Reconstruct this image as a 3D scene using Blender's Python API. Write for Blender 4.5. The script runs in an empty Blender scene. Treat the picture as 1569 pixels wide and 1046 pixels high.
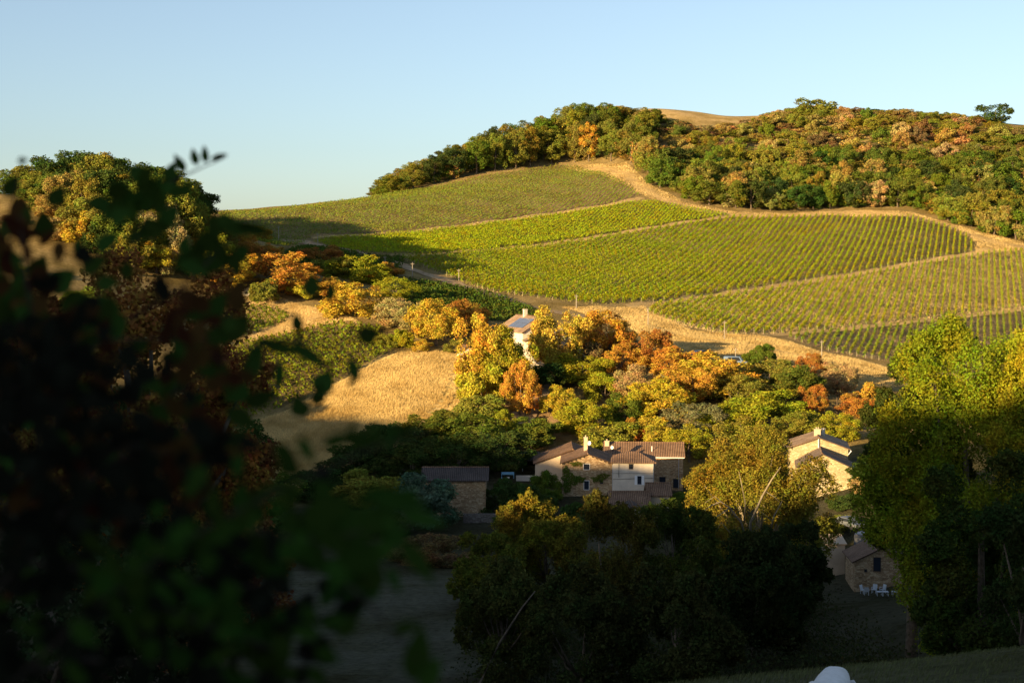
import bpy, bmesh, math, random
import numpy as np
from mathutils import Vector, Matrix
R = math.radians
sc = bpy.context.scene
COL = sc.collection

# ------------------------------------------------------------------ camera
F = 1569 * 50 / 36.0           # focal length in photograph pixels
PITCH = math.atan((523 - 400) / F)
cam_d = bpy.data.cameras.new('camera'); cam = bpy.data.objects.new('camera', cam_d); COL.objects.link(cam)
cam_d.lens = 50; cam_d.sensor_width = 36; cam_d.clip_start = 0.05; cam_d.clip_end = 20000
cam.location = (0, 0, 0); cam.rotation_euler = (R(90) - PITCH, 0, 0)
cam_d.dof.use_dof = True; cam_d.dof.focus_distance = 260; cam_d.dof.aperture_fstop = 3.0
sc.camera = cam
# ------------------------------------------------------------------ light
SUN_AZ, SUN_EL = R(43), R(11)          # SUN_AZ: light travels towards (sin, cos)
TAN = math.tan(SUN_EL)
w = bpy.data.worlds.new('World'); sc.world = w; w.use_nodes = True
nt = w.node_tree; nt.nodes.clear()
sky = nt.nodes.new('ShaderNodeTexSky'); sky.sky_type = 'NISHITA'; sky.sun_disc = False
sky.sun_elevation = SUN_EL; sky.sun_rotation = SUN_AZ + math.pi
sky.altitude = 400; sky.air_density = 1.0; sky.dust_density = 1.2; sky.ozone_density = 2.6
bg = nt.nodes.new('ShaderNodeBackground'); bg.inputs[1].default_value = 0.073
wo = nt.nodes.new('ShaderNodeOutputWorld')
hs_ = nt.nodes.new('ShaderNodeHueSaturation'); hs_.inputs['Saturation'].default_value = .78; nt.links.new(sky.outputs[0], hs_.inputs['Color']); nt.links.new(hs_.outputs[0], bg.inputs[0]); nt.links.new(bg.outputs[0], wo.inputs[0])
sd = bpy.data.lights.new('sun', 'SUN'); sd.energy = 5.0; sd.angle = R(0.6); sd.color = (1.0, 0.71, 0.35)
sun = bpy.data.objects.new('sun', sd); COL.objects.link(sun)
ld = Vector((math.sin(SUN_AZ) * math.cos(SUN_EL), math.cos(SUN_AZ) * math.cos(SUN_EL), -math.sin(SUN_EL)))
sun.rotation_euler = ld.to_track_quat('-Z', 'Y').to_euler()
sun.location = (-200, -200, 200)
sc.view_settings.view_transform = 'Standard'; sc.view_settings.look = 'None'
sc.view_settings.exposure = 1.5; sc.view_settings.gamma = 1; sc.view_settings.use_curve_mapping = False
sc.cycles.max_bounces = 5; sc.cycles.diffuse_bounces = 3; sc.cycles.transmission_bounces = 3; sc.cycles.transparent_max_bounces = 4
sc.cycles.caustics_reflective = False; sc.cycles.caustics_refractive = False

rng = np.random.default_rng(7); random.seed(7)

# ------------------------------------------------------------------ pixel -> direction
def ray(px, py):
    u = (px - 784.5) / F; v = (523 - py) / F
    return np.array([u, math.cos(PITCH) + v * math.sin(PITCH), -math.sin(PITCH) + v * math.cos(PITCH)])
def at(px, py, Y):
    d = ray(px, py); return d / d[1] * Y
def zat(py, Y): return at(784.5, py, Y)[2]
def xat(px, Y):
    return (px - 784.5) / F * Y * 1.0
def proj(p):
    c, s = math.cos(PITCH), math.sin(PITCH)
    dep = p[1] * c - p[2] * s; up = p[1] * s + p[2] * c
    return 784.5 + F * p[0] / dep, 523 - F * up / dep

# ------------------------------------------------------------------ terrain
GP = [  # photograph x, y and distance of points on the ground
 (640,1040,105),(640,950,130),(700,892,150),(480,1000,118),(480,900,150),(300,900,150),(100,900,150),
 (1300,1000,110),(1340,915,165),(1180,985,112),(1000,1000,112),(1500,960,105),
 (700,792,205),(640,800,200),(900,760,217),(980,760,217),(1045,752,230),(1265,760,212),(1300,772,200),(1320,822,188),(1150,775,215),
 (800,690,245),(840,640,262),(800,590,278),(830,552,295),(760,552,293),(720,545,295),(640,540,298),(600,548,290),(560,640,262),(430,640,265),(400,740,235),(560,690,245),(640,700,238),
 (300,720,230),(380,520,310),(450,500,318),(500,475,330),(400,455,340),(350,470,330),(560,500,315),(440,375,440),(600,500,318),
 (100,440,300),(60,350,340),(150,420,315),(0,300,370),(200,335,350),(-150,300,370),(-100,600,250),(100,600,250),(300,600,270),
 (340,325,500),(430,318,520),(560,303,560),(700,285,600),(870,258,640),(250,330,470),
 (480,368,445),(610,400,410),(700,430,385),(770,452,370),(830,468,358),(985,470,372),(870,480,345),(1000,500,345),(1100,520,335),(1200,540,325),(1300,565,315),(1400,590,305),
 (985,302,560),(820,330,520),(700,347,490),(600,357,470),(1120,331,545),(950,357,500),(800,378,460),(680,388,430),
 (1260,331,560),(1400,332,560),(1490,362,530),(1569,383,515),(1500,390,500),(1250,430,440),(1120,448,410),
 (1569,470,420),(1400,493,390),(1200,513,355),(1360,555,335),(1569,560,340),
 (960,262,610),(1000,170,720),(1060,172,715),(920,185,700),(760,243,660),(1130,181,700),(1250,175,700),(1400,172,700),(1569,193,690),(1569,300,600),(1300,250,630),(1100,250,630),(590,298,610),(650,280,630),
 (1800,200,690),(1800,400,540),(1800,560,350),(1800,700,200),
 (1569,900,110),(1500,700,200),(1569,640,270),(1450,640,270),(1000,640,262),(1100,640,262),(1200,650,255),(1000,560,290),(1150,560,300),
]
pts = [at(*g) for g in GP]
pts += [np.array(p, float) for p in [
 (0,0,-1.75),(12,0,-1.4),(-12,0,-0.6),(5.4,24,-8.4),(-12,25,-8.2),(16,42,-11.4),(6,42,-12.5),(-16,42,-13.5),(36,42,-9.5),(70,42,-8),
 (0,70,-25),(25,70,-24),(-25,70,-24),(-60,60,-15),(60,75,-20),(-60,110,-25),(80,110,-22),(-100,180,-22),(110,180,-25),
 (-120,260,-8),(-168,345,12),(-220,450,14),(-190,560,5),(-100,640,2),(0,740,15),(80,800,45),(160,800,50),(300,800,45),(400,700,45),(320,560,20),(300,400,-10),(220,250,-22),(-60,700,5),
]]
pts = np.array(pts)
def tps_fit(P, Z, lam):
    n = len(P); d = np.linalg.norm(P[:, None] - P[None], axis=2) / 100
    K = np.where(d > 0, d * d * np.log(np.maximum(d, 1e-9)), 0) + lam * np.eye(n)
    A = np.zeros((n + 3, n + 3)); A[:n, :n] = K; A[:n, n] = 1; A[:n, n+1:] = P / 100; A[n, :n] = 1; A[n+1:, :n] = P.T / 100
    return np.linalg.solve(A, np.concatenate([Z, [0, 0, 0]]))
tw = tps_fit(pts[:, :2], pts[:, 2], 0.004)
# profile of the ridge behind the viewer that shades the valley (u across the light, height where s = 0)
SB = [(1450,590,92),(1150,790,145),(1290,775,145),(830,785,140),(745,810,140),(1265,765,211),(1030,706,225),(905,706,217),(696,706,205),(830,665,255),(640,650,240),(560,640,262),(430,620,280)]
_u = []
for g in SB:
    p = at(*g); _u.append((p[0]*math.cos(SUN_AZ)-p[1]*math.sin(SUN_AZ), p[2] + TAN*(p[0]*math.sin(SUN_AZ)+p[1]*math.cos(SUN_AZ))))
_u = sorted(_u + [(-900,-25),(-420,-20),(-330,-14),(-290,-8),(-25,9),(0,13),(60,14),(400,10)])
US = np.array([a for a, b in _u]); HS = np.array([b for a, b in _u])
HS[1:-1] = HS[1:-1]*.6 + (HS[:-2] + HS[2:])*.2
print('shade profile', [(round(float(a)), round(float(b),1)) for a, b in zip(US, HS)])
def height(x, y):
    x = np.asarray(x, float); y = np.asarray(y, float)
    cx = np.clip(x, -230, 420); cy = np.clip(y, -10, 810)
    z = np.zeros_like(x); sh = x.shape
    X = cx.ravel(); Y = cy.ravel(); out = np.full(X.shape, tw[len(pts)]) + tw[-2] * X / 100 + tw[-1] * Y / 100
    for i, p in enumerate(pts):
        d2 = ((X - p[0]) ** 2 + (Y - p[1]) ** 2) / 1e4
        out += tw[i] * 0.5 * d2 * np.log(np.maximum(d2, 1e-12))
    z = out.reshape(sh)
    s = x * math.sin(SUN_AZ) + y * math.cos(SUN_AZ); u = x * math.cos(SUN_AZ) - y * math.sin(SUN_AZ)
    hr = np.interp(u, US, HS)
    ridge = hr + 85 * TAN - np.maximum(0, -85 - s) * 0.12 - np.maximum(0, s + 85) * 0.32
    k = np.clip((-s - 22) / 63, 0, 1); k = k * k * (3 - 2 * k)
    z = z * (1 - k) + ridge * k
    # far country
    far = np.clip((np.maximum(np.maximum(-x - 420, x - 560), np.maximum(-y - 300, y - 900))) / 900, 0, 1)
    z = z * (1 - far) - 30 * far
    # small undulation
    z = z + 0.25 * np.sin(x * .21 + 1) * np.sin(y * .17) * np.clip((y - 60) / 100, 0, 1)
    return z
def axis(a, b, st, far):
    l = [a]; s = st
    while l[-1] > far[0]: s *= 1.35; l.append(l[-1] - s)
    l = l[::-1]; c = list(np.arange(a + st, b, st)); r = [b]; s = st
    while r[-1] < far[1]: s *= 1.35; r.append(r[-1] + s)
    return np.array(l + c + r)
XS = axis(-240, 400, 2.5, (-6000, 6000)); YS = axis(-30, 780, 2.5, (-6000, 6000))
GX, GY = np.meshgrid(XS, YS); GZ = height(GX, GY)
def H(x, y):
    i = int(np.clip(np.searchsorted(XS, x) - 1, 0, len(XS) - 2)); j = int(np.clip(np.searchsorted(YS, y) - 1, 0, len(YS) - 2))
    a = (x - XS[i]) / (XS[i+1] - XS[i]); b = (y - YS[j]) / (YS[j+1] - YS[j])
    return (GZ[j, i] * (1-a) * (1-b) + GZ[j, i+1] * a * (1-b) + GZ[j+1, i] * (1-a) * b + GZ[j+1, i+1] * a * b)
def HV(x, y):
    i = np.clip(np.searchsorted(XS, x) - 1, 0, len(XS) - 2); j = np.clip(np.searchsorted(YS, y) - 1, 0, len(YS) - 2)
    a = (x - XS[i]) / (XS[i+1] - XS[i]); b = (y - YS[j]) / (YS[j+1] - YS[j])
    return (GZ[j, i] * (1-a) * (1-b) + GZ[j, i+1] * a * (1-b) + GZ[j+1, i] * (1-a) * b + GZ[j+1, i+1] * a * b)
TT = np.arange(14, 1000, 1.0)
def hit(px, py, tmin=60):
    d = ray(px, py); d = d / d[1]; t = TT[TT >= tmin]
    g = HV(d[0] * t, t) - d[2] * t
    k = np.where(g > 0)[0]
    if len(k) == 0:
        k = [int(np.argmax(g / t))]
    Y = t[k[0]]; return (d[0] * Y, Y)

# ------------------------------------------------------------------ helpers
def mesh_np(name, V, quads=None, mats=None, tris=None, smooth=False, attrs=None):
    me = bpy.data.meshes.new(name); V = np.asarray(V, np.float32)
    nq = 0 if quads is None else len(quads); ntr = 0 if tris is None else len(tris)
    me.vertices.add(len(V)); me.vertices.foreach_set('co', V.ravel())
    li = []; tot = []
    if nq: li.append(np.asarray(quads, np.int32).ravel()); tot += [4] * nq
    if ntr: li.append(np.asarray(tris, np.int32).ravel()); tot += [3] * ntr
    li = np.concatenate(li); tot = np.array(tot, np.int32)
    me.loops.add(len(li)); me.loops.foreach_set('vertex_index', li)
    me.polygons.add(len(tot)); st = np.concatenate([[0], np.cumsum(tot)[:-1]]).astype(np.int32)
    me.polygons.foreach_set('loop_start', st)
    if smooth: me.polygons.foreach_set('use_smooth', np.ones(len(tot), bool))
    for m in mats or []: me.materials.append(m)
    for an, (dom, arr) in (attrs or {}).items():
        if arr.ndim == 1:
            at_ = me.attributes.new(an, 'FLOAT', dom); at_.data.foreach_set('value', arr.astype(np.float32))
        else:
            at_ = me.attributes.new(an, 'FLOAT_COLOR', dom)
            c = np.ones((len(arr), 4), np.float32); c[:, :3] = arr; at_.data.foreach_set('color', c.ravel())
    me.update(); me.validate()
    return me
def link(name, me, parent=None, loc=(0,0,0)):
    o = bpy.data.objects.new(name, me); COL.objects.link(o); o.location = loc
    if parent: o.parent = parent
    return o
def tag(o, label=None, cat=None, group=None, kind=None):
    if label: o['label'] = label
    if cat: o['category'] = cat
    if group: o['group'] = group
    if kind: o['kind'] = kind
    return o
def empty(name, loc=(0,0,0), rz=0, label=None, cat=None, group=None):
    o = bpy.data.objects.new(name, None); COL.objects.link(o); o.location = loc; o.rotation_euler = (0, 0, rz)
    return tag(o, label, cat, group)
class MB:
    def __init__(s): s.v = []; s.f = []
    def add(s, V, Fc):
        n = len(s.v); s.v += [tuple(v) for v in V]; s.f += [tuple(i + n for i in f) for f in Fc]; return s
    def box(s, x0, x1, y0, y1, z0, z1):
        V = [(x0,y0,z0),(x1,y0,z0),(x1,y1,z0),(x0,y1,z0),(x0,y0,z1),(x1,y0,z1),(x1,y1,z1),(x0,y1,z1)]
        return s.add(V, [(0,3,2,1),(4,5,6,7),(0,1,5,4),(1,2,6,5),(2,3,7,6),(3,0,4,7)])
    def prism(s, poly, axis, a, b):      # poly in the two other axes
        n = len(poly)
        mk = {'y': lambda p, t: (p[0], t, p[1]), 'x': lambda p, t: (t, p[0], p[1]), 'z': lambda p, t: (p[0], p[1], t)}[axis]
        V = [mk(p, a) for p in poly] + [mk(p, b) for p in poly]
        Fc = [tuple(range(n))[::-1], tuple(range(n, 2*n))] + [(i, (i+1) % n, n + (i+1) % n, n + i) for i in range(n)]
        return s.add(V, Fc)
    def tube(s, P, Rr, n=8, cap=True):
        P = [Vector(p) for p in P]; rings = []
        for i, p in enumerate(P):
            d = (P[min(i+1, len(P)-1)] - P[max(i-1, 0)]).normalized()
            up = Vector((0,0,1)) if abs(d.z) < .9 else Vector((1,0,0))
            a = d.cross(up).normalized(); b = d.cross(a)
            r = Rr[i] if hasattr(Rr, '__len__') else Rr
            rings.append([p + (a * math.cos(t) + b * math.sin(t)) * r for t in [2*math.pi*k/n for k in range(n)]])
        V = [v for r in rings for v in r]; Fc = []
        for i in range(len(P)-1):
            for k in range(n): Fc.append((i*n+k, i*n+(k+1) % n, (i+1)*n+(k+1) % n, (i+1)*n+k))
        if cap: Fc += [tuple(range(n))[::-1], tuple(range((len(P)-1)*n, len(P)*n))]
        return s.add(V, Fc)
    def mesh(s, name, mat, smooth=False):
        me = bpy.data.meshes.new(name); me.from_pydata(s.v, [], s.f); me.materials.append(mat)
        bm = bmesh.new(); bm.from_mesh(me); bmesh.ops.recalc_face_normals(bm, faces=bm.faces); bm.to_mesh(me); bm.free()
        if smooth: me.polygons.foreach_set('use_smooth', np.ones(len(me.polygons), bool))
        me.update(); return me
    def build(s, name, mat, parent=None, smooth=False, loc=(0,0,0)):
        return link(name, s.mesh(name, mat, smooth), parent, loc)

# ------------------------------------------------------------------ materials
class NT:
    def __init__(s, name):
        s.m = bpy.data.materials.new(name); s.m.use_nodes = True; s.t = s.m.node_tree; s.t.nodes.clear()
        s.out = s.n('ShaderNodeOutputMaterial')
    def n(s, t, **k):
        o = s.t.nodes.new(t)
        for a, b in k.items(): setattr(o, a, b)
        return o
    def l(s, a, b): s.t.links.new(a, b)
    def noise(s, scale, detail=4, coord='Object', rough=.6, stretch=None):
        tc = s.n('ShaderNodeTexCoord'); nz = s.n('ShaderNodeTexNoise'); nz.inputs['Scale'].default_value = scale
        nz.inputs['Detail'].default_value = detail; nz.inputs['Roughness'].default_value = rough
        src = tc.outputs[coord]
        if stretch:
            mp = s.n('ShaderNodeMapping'); mp.inputs['Scale'].default_value = stretch; s.l(src, mp.inputs[0]); src = mp.outputs[0]
        s.l(src, nz.inputs['Vector']); return nz.outputs['Fac']
    def ramp(s, f, stops):
        r = s.n('ShaderNodeValToRGB'); e = r.color_ramp.elements
        while len(e) < len(stops): e.new(0.5)
        for i, (p, c) in enumerate(stops): e[i].position = p; e[i].color = (*c, 1)
        s.l(f, r.inputs[0]); return r.outputs[0]
    def mix(s, a, b, f, bt='MIX'):
        m = s.n('ShaderNodeMix', data_type='RGBA', blend_type=bt)
        for v, i in ((f, 0), (a, 6), (b, 7)):
            if hasattr(v, 'links'): s.l(v, m.inputs[i])
            else: m.inputs[i].default_value = v if i == 0 else (*v, 1)
        return m.outputs[2]
    def math(s, op, a, b):
        m = s.n('ShaderNodeMath', operation=op)
        for v, i in ((a, 0), (b, 1)):
            if hasattr(v, 'links'): s.l(v, m.inputs[i])
            else: m.inputs[i].default_value = v
        return m.outputs[0]
    def bsdf(s, col, rough=.9, bump=None, bd=.05, spec=.2, metal=0):
        p = s.n('ShaderNodeBsdfPrincipled'); p.inputs['Roughness'].default_value = rough
        p.inputs['Specular IOR Level'].default_value = spec; p.inputs['Metallic'].default_value = metal
        if hasattr(col, 'links'): s.l(col, p.inputs['Base Color'])
        else: p.inputs['Base Color'].default_value = (*col, 1)
        if bump is not None:
            b = s.n('ShaderNodeBump'); b.inputs['Distance'].default_value = bd; b.inputs['Strength'].default_value = 1
            s.l(bump, b.inputs['Height']); s.l(b.outputs[0], p.inputs['Normal'])
        s.l(p.outputs[0], s.out.inputs[0]); return s.m

def leaf_mat(name, trans=.25, fixed=None, alt=None, attr=False):
    k = NT(name)
    if attr: base = k.n('ShaderNodeAttribute', attribute_name='tint').outputs['Color']
    elif fixed is None:
        oi = k.n('ShaderNodeObjectInfo'); base = oi.outputs['Color']; rn = oi.outputs['Random']
    else:
        rgb = k.n('ShaderNodeRGB'); rgb.outputs[0].default_value = (*fixed, 1); base = rgb.outputs[0]; rn = None
    at_ = k.n('ShaderNodeAttribute', attribute_name='rnd')
    nz = k.noise(.35, 3)
    hs = k.n('ShaderNodeHueSaturation'); hs.inputs['Saturation'].default_value = 1.05
    # patches of the crown turn a little greener or redder
    hv = k.math('ADD', k.math('MULTIPLY', k.math('SUBTRACT', nz, .5), -.10), .5)
    hv = k.math('ADD', hv, k.math('MULTIPLY', k.math('SUBTRACT', at_.outputs['Fac'], .5), .05))
    k.l(hv, hs.inputs['Hue']); k.l(base, hs.inputs['Color'])
    val = k.math('ADD', k.math('MULTIPLY', at_.outputs['Fac'], .7), .65)
    k.l(val, hs.inputs['Value'])
    c = hs.outputs[0]
    nb = k.noise(.55, 4, rough=.7); nc = k.noise(.23, 3)
    c = k.mix(c, (.62, .92, .8), k.ramp(nb, [(.47, (0,0,0)), (.6, (.8,.8,.8))]), 'MULTIPLY')
    c = k.mix(c, (1.15, .82, .7), k.ramp(nc, [(.5, (0,0,0)), (.62, (.8,.8,.8))]), 'MULTIPLY')
    if alt:
        c = k.mix(c, alt, k.math('MULTIPLY', k.math('GREATER_THAN', at_.outputs['Fac'], .72), .8))
    d = k.n('ShaderNodeBsdfDiffuse'); t = k.n('ShaderNodeBsdfTranslucent'); m = k.n('ShaderNodeMixShader')
    m.inputs[0].default_value = trans; k.l(c, d.inputs[0]); k.l(c, t.inputs[0])
    k.l(d.outputs[0], m.inputs[1]); k.l(t.outputs[0], m.inputs[2]); k.l(m.outputs[0], k.out.inputs[0])
    return k.m
M = {}
M['leaf'] = leaf_mat('leaf')
M['ivy'] = leaf_mat('ivy_leaf', .15, (.10, .12, .025))
k = NT('bark'); M['bark'] = k.bsdf(k.ramp(k.noise(3, 5), [(.3, (.06, .045, .03)), (.7, (.17, .13, .09))]), .95, k.noise(8, 4), .03)
k = NT('twig'); M['twig'] = k.bsdf(k.ramp(k.noise(30, 3), [(.3, (.02, .015, .01)), (.7, (.05, .035, .025))]), .9)
k = NT('pale_bark'); M['pale_bark'] = k.bsdf(k.ramp(k.noise(2, 5), [(.3, (.15, .12, .08)), (.7, (.32, .27, .18))]), .95, k.noise(8, 4), .03)
k = NT('ground'); a = k.n('ShaderNodeAttribute', attribute_name='col')
n1 = k.noise(.09, 5, rough=.7); n2 = k.noise(1.4, 6, rough=.75); n3 = k.noise(7, 4, rough=.7)
c = k.mix(a.outputs['Color'], k.mix(a.outputs['Color'], (.62, .62, .50), 1, 'MULTIPLY'), k.ramp(n1, [(.4, (0,0,0)), (.62, (1,1,1))]))
c = k.mix(c, k.ramp(n2, [(.3, (.55, .5, .45)), (.5, (.95, .95, .95)), (.7, (1.25, 1.2, 1.1))]), 1, 'MULTIPLY')
M['ground'] = k.bsdf(c, 1, k.math('ADD', n2, k.math('MULTIPLY', n3, .3)), .5, 0)
k = NT('track'); n2 = k.noise(.8, 6, rough=.7)
M['track'] = k.bsdf(k.ramp(n2, [(.3, (.20, .13, .07)), (.5, (.34, .24, .14)), (.72, (.46, .36, .21))]), 1, n2, .2, 0)
k = NT('dry_path'); n2 = k.noise(.8, 6, rough=.7)
M['dry_path'] = k.bsdf(k.ramp(n2, [(.3, (.26, .17, .07)), (.5, (.40, .28, .12)), (.72, (.50, .37, .18))]), 1, n2, .2, 0)
def stone(name, c0, c1, c2, sc_=2.6):
    k = NT(name); tc = k.n('ShaderNodeTexCoord'); mp = k.n('ShaderNodeMapping'); mp.inputs['Scale'].default_value = (1, 1, 2.2)
    k.l(tc.outputs['Object'], mp.inputs[0])
    v = k.n('ShaderNodeTexVoronoi'); v.inputs['Scale'].default_value = sc_; k.l(mp.outputs[0], v.inputs['Vector'])
    v2 = k.n('ShaderNodeTexVoronoi', feature='DISTANCE_TO_EDGE'); v2.inputs['Scale'].default_value = sc_; k.l(mp.outputs[0], v2.inputs['Vector'])
    sp = k.n('ShaderNodeSeparateColor'); k.l(v.outputs['Color'], sp.inputs[0])
    c = k.ramp(sp.outputs[0], [(0, c0), (.5, c1), (1, c2)])
    e = k.ramp(v2.outputs['Distance'], [(0.0, (.5, .48, .45)), (.07, (1, 1, 1))])
    c = k.mix(c, e, 1, 'MULTIPLY')
    c = k.mix(c, k.ramp(k.noise(.5, 4), [(.3, (.7, .68, .62)), (.7, (1.1, 1.08, 1.02))]), 1, 'MULTIPLY')
    return k.bsdf(c, .95, e, .03)
M['stone'] = stone('stone_wall', (.28, .18, .10), (.42, .29, .17), (.55, .42, .27))
M['pale_stone'] = stone('pale_stone_wall', (.36, .29, .17), (.45, .37, .23), (.52, .45, .31))
M['dark_stone'] = stone('weathered_stone', (.13, .11, .10), (.20, .17, .15), (.28, .25, .22))
def render_(name, c):
    k = NT(name); n = k.noise(.6, 5); n2 = k.noise(9, 3)
    return k.bsdf(k.mix(k.ramp(n, [(.3, tuple(x*.75 for x in c)), (.65, c)]), k.ramp(n2, [(.3, (.9,.9,.9)), (.7, (1.05,1.05,1.05))]), 1, 'MULTIPLY'), .95, n2, .01)
M['cream'] = render_('cream_render', (.60, .47, .33)); M['pale'] = render_('pale_render', (.66, .57, .46)); M['white_wall'] = render_('white_render', (.66, .59, .48))
M['tan_wall'] = render_('tan_render', (.50, .39, .27))
def tiles(name, cs, ax='x'):
    k = NT(name); tc = k.n('ShaderNodeTexCoord'); sx = k.n('ShaderNodeSeparateXYZ'); k.l(tc.outputs['Object'], sx.inputs[0])
    xx = sx.outputs['X' if ax == 'x' else 'Y']
    wv = k.math('SINE', k.math('MULTIPLY', xx, 2 * math.pi / .28), 0)
    wv = k.math('ADD', k.math('MULTIPLY', wv, .5), .5)
    zz = k.math('FRACT', k.math('MULTIPLY', sx.outputs['Z'], 7.0), 0)
    hgt = k.math('ADD', wv, k.math('MULTIPLY', zz, -.4))
    tcol = k.ramp(k.noise(5, 3, stretch=(1, 1, 3)), [(.25, cs[0]), (.5, cs[1]), (.75, cs[2])])
    big = k.ramp(k.noise(.5, 4), [(.3, (.65, .62, .6)), (.7, (1.1, 1.1, 1.1))])
    gap = k.ramp(wv, [(0, (.35, .33, .32)), (.45, (1, 1, 1))])
    c = k.mix(k.mix(tcol, big, 1, 'MULTIPLY'), gap, 1, 'MULTIPLY')
    return k.bsdf(c, .9, hgt, .05)
M['tiles_x'] = tiles('clay_tiles', [(.13, .08, .05), (.24, .145, .09), (.36, .24, .155)], 'x')
M['tiles_y'] = tiles('clay_tiles_side', [(.13, .08, .05), (.24, .145, .09), (.36, .24, .155)], 'y')
M['tiles_tan'] = tiles('sandy_tiles', [(.26, .18, .11), (.42, .29, .19), (.54, .40, .27)], 'y')
M['tiles_old_y'] = tiles('lichen_tiles', [(.14, .10, .08), (.24, .18, .14), (.34, .27, .2)], 'y')
M['tiles_dark'] = tiles('brown_grey_tiles', [(.05, .04, .038), (.09, .07, .06), (.14, .11, .09)], 'x')
k = NT('glass'); M['glass'] = k.bsdf((.02, .025, .035), .12, spec=.5)
k = NT('white_paint'); M['white'] = k.bsdf(k.ramp(k.noise(4, 3), [(.3, (.68, .68, .68)), (.7, (.80, .80, .80))]), .5)
k = NT('plastic'); M['plastic'] = k.bsdf(k.ramp(k.noise(4, 3), [(.3, (.42, .44, .45)), (.7, (.55, .57, .58))]), .5)
k = NT('wood_dark'); M['wood'] = k.bsdf(k.ramp(k.noise(6, 4), [(.3, (.05, .035, .025)), (.7, (.12, .085, .055))]), .8)
k = NT('pole_wood'); M['pole'] = k.bsdf(k.ramp(k.noise(3, 4), [(.3, (.20, .17, .14)), (.7, (.32, .28, .23))]), .8)
k = NT('stake_wood'); M['stake'] = k.bsdf((.34, .28, .20), .9)
k = NT('zinc'); M['zinc'] = k.bsdf(k.ramp(k.noise(3, 3), [(.3, (.32, .34, .36)), (.7, (.45, .47, .5))]), .45, metal=.5)
k = NT('cable'); M['cable'] = k.bsdf((.03, .03, .03), .7)
k = NT('dark_interior'); M['dark'] = k.bsdf((.015, .014, .014), .95)  # near-black colour stands in for shade inside openings
k = NT('solar'); M['solar'] = k.bsdf((.10, .12, .18), .18, spec=.8)
k = NT('cowhide'); M['cow'] = k.bsdf(k.ramp(k.noise(4, 4), [(.3, (.62, .59, .54)), (.7, (.78, .76, .72))]), .8, k.noise(40, 3), .004)
k = NT('blue_tarp'); M['blue'] = k.bsdf((.12, .25, .33), .6)
k = NT('car_paint_grey'); M['cargrey'] = k.bsdf((.11, .12, .135), .4, spec=.5)
k = NT('car_paint_blue'); M['carblue'] = k.bsdf((.12, .18, .28), .3, spec=.5)
k = NT('rubber'); M['rubber'] = k.bsdf((.02, .02, .02), .8)

# ------------------------------------------------------------------ regions on the ground
def wpoly(P, tmin=60): return np.array([hit(a, b, tmin) for a, b in P])
def pip(X, Y, P):
    ins = np.zeros(X.shape, bool); n = len(P)
    for i in range(n):
        x1, y1 = P[i]; x2, y2 = P[(i+1) % n]
        if y1 == y2: continue
        c = ((y1 > Y) != (y2 > Y)) & (X < (x2 - x1) * (Y - y1) / (y2 - y1) + x1); ins ^= c
    return ins
PX = dict(
 A=[(335,327),(430,320),(560,304),(620,294),(700,280),(790,264),(850,254),(880,254),(930,268),(982,300),(940,311),(820,329),(700,346),(600,356),(480,362),(400,372),(350,360)],
 B=[(1000,308),(1118,331),(950,356),(800,377),(680,387),(600,390),(540,386),(480,370),(600,359),(700,349),(820,333),(940,315)],
 C=[(1122,333),(1260,332),(1400,334),(1440,345),(1488,364),(1490,387),(1400,402),(1250,428),(1120,446),(990,464),(900,466),(830,458),(760,449),(700,430),(610,396),(680,391),(800,381),(950,360)],
 D=[(1000,468),(1120,451),(1250,433),(1400,407),(1500,391),(1569,384),(1660,395),(1660,465),(1569,472),(1400,490),(1300,503),(1200,511),(1120,513),(1050,500),(985,478)],
 E=[(1200,516),(1300,508),(1400,496),(1569,478),(1660,472),(1660,560),(1500,580),(1400,562),(1330,550),(1250,533)],
 Fs=[(612,428),(700,440),(780,460),(828,482),(800,497),(700,490),(620,470)],
 F2=[(620,395),(560,392),(470,378),(430,400),(560,430),(610,425)],
 G=[(350,470),(400,470),(440,482),(442,492),(385,515),(340,520)],
 Hb=[(380,525),(450,510),(520,497),(580,505),(600,540),(540,575),(470,610),(400,640),(350,660),(300,640),(320,560)],
)
WP = {k_: wpoly(v) for k_, v in PX.items()}
GOLD = wpoly([(400,645),(470,612),(540,577),(604,545),(640,538),(720,545),(745,570),(745,620),(700,640),(620,650),(520,690),(470,760),(420,780),(380,810),(330,790),(290,740),(310,690),(350,665)])
BARE = wpoly([(785,600),(850,585),(870,640),(850,690),(790,690)])
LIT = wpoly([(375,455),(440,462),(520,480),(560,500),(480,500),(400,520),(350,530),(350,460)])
PAST = wpoly([(400,1040),(400,880),(730,880),(740,1040)], 80)

# base colours of the soil and grass, by region
gx, gy = GX.ravel(), GY.ravel()
colr = np.tile(np.array([.34, .25, .11]), (len(gx), 1))        # dry grass
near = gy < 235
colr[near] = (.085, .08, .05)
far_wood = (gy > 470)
for nm, c in dict(A=(.27,.20,.10), B=(.22,.19,.06), C=(.24,.19,.09), D=(.42,.32,.17), E=(.33,.25,.16), Fs=(.06,.08,.03), F2=(.07,.09,.03), G=(.20,.16,.06), Hb=(.17,.13,.06)).items():  # Fs and F2 carry their shade in a darker soil colour
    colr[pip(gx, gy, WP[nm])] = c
colr[pip(gx, gy, GOLD)] = (.58, .44, .20)
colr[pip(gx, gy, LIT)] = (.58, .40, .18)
colr[pip(gx, gy, BARE)] = (.42, .28, .15)
colr[pip(gx, gy, PAST)] = (.12, .12, .085)
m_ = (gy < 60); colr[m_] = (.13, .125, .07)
m_ = (gy > 580) & (gx > 20) & (GZ.ravel() > 66); colr[m_] = (.50, .36, .17)
ny, nx = GX.shape
cg = colr.reshape(ny, nx, 3)
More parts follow.
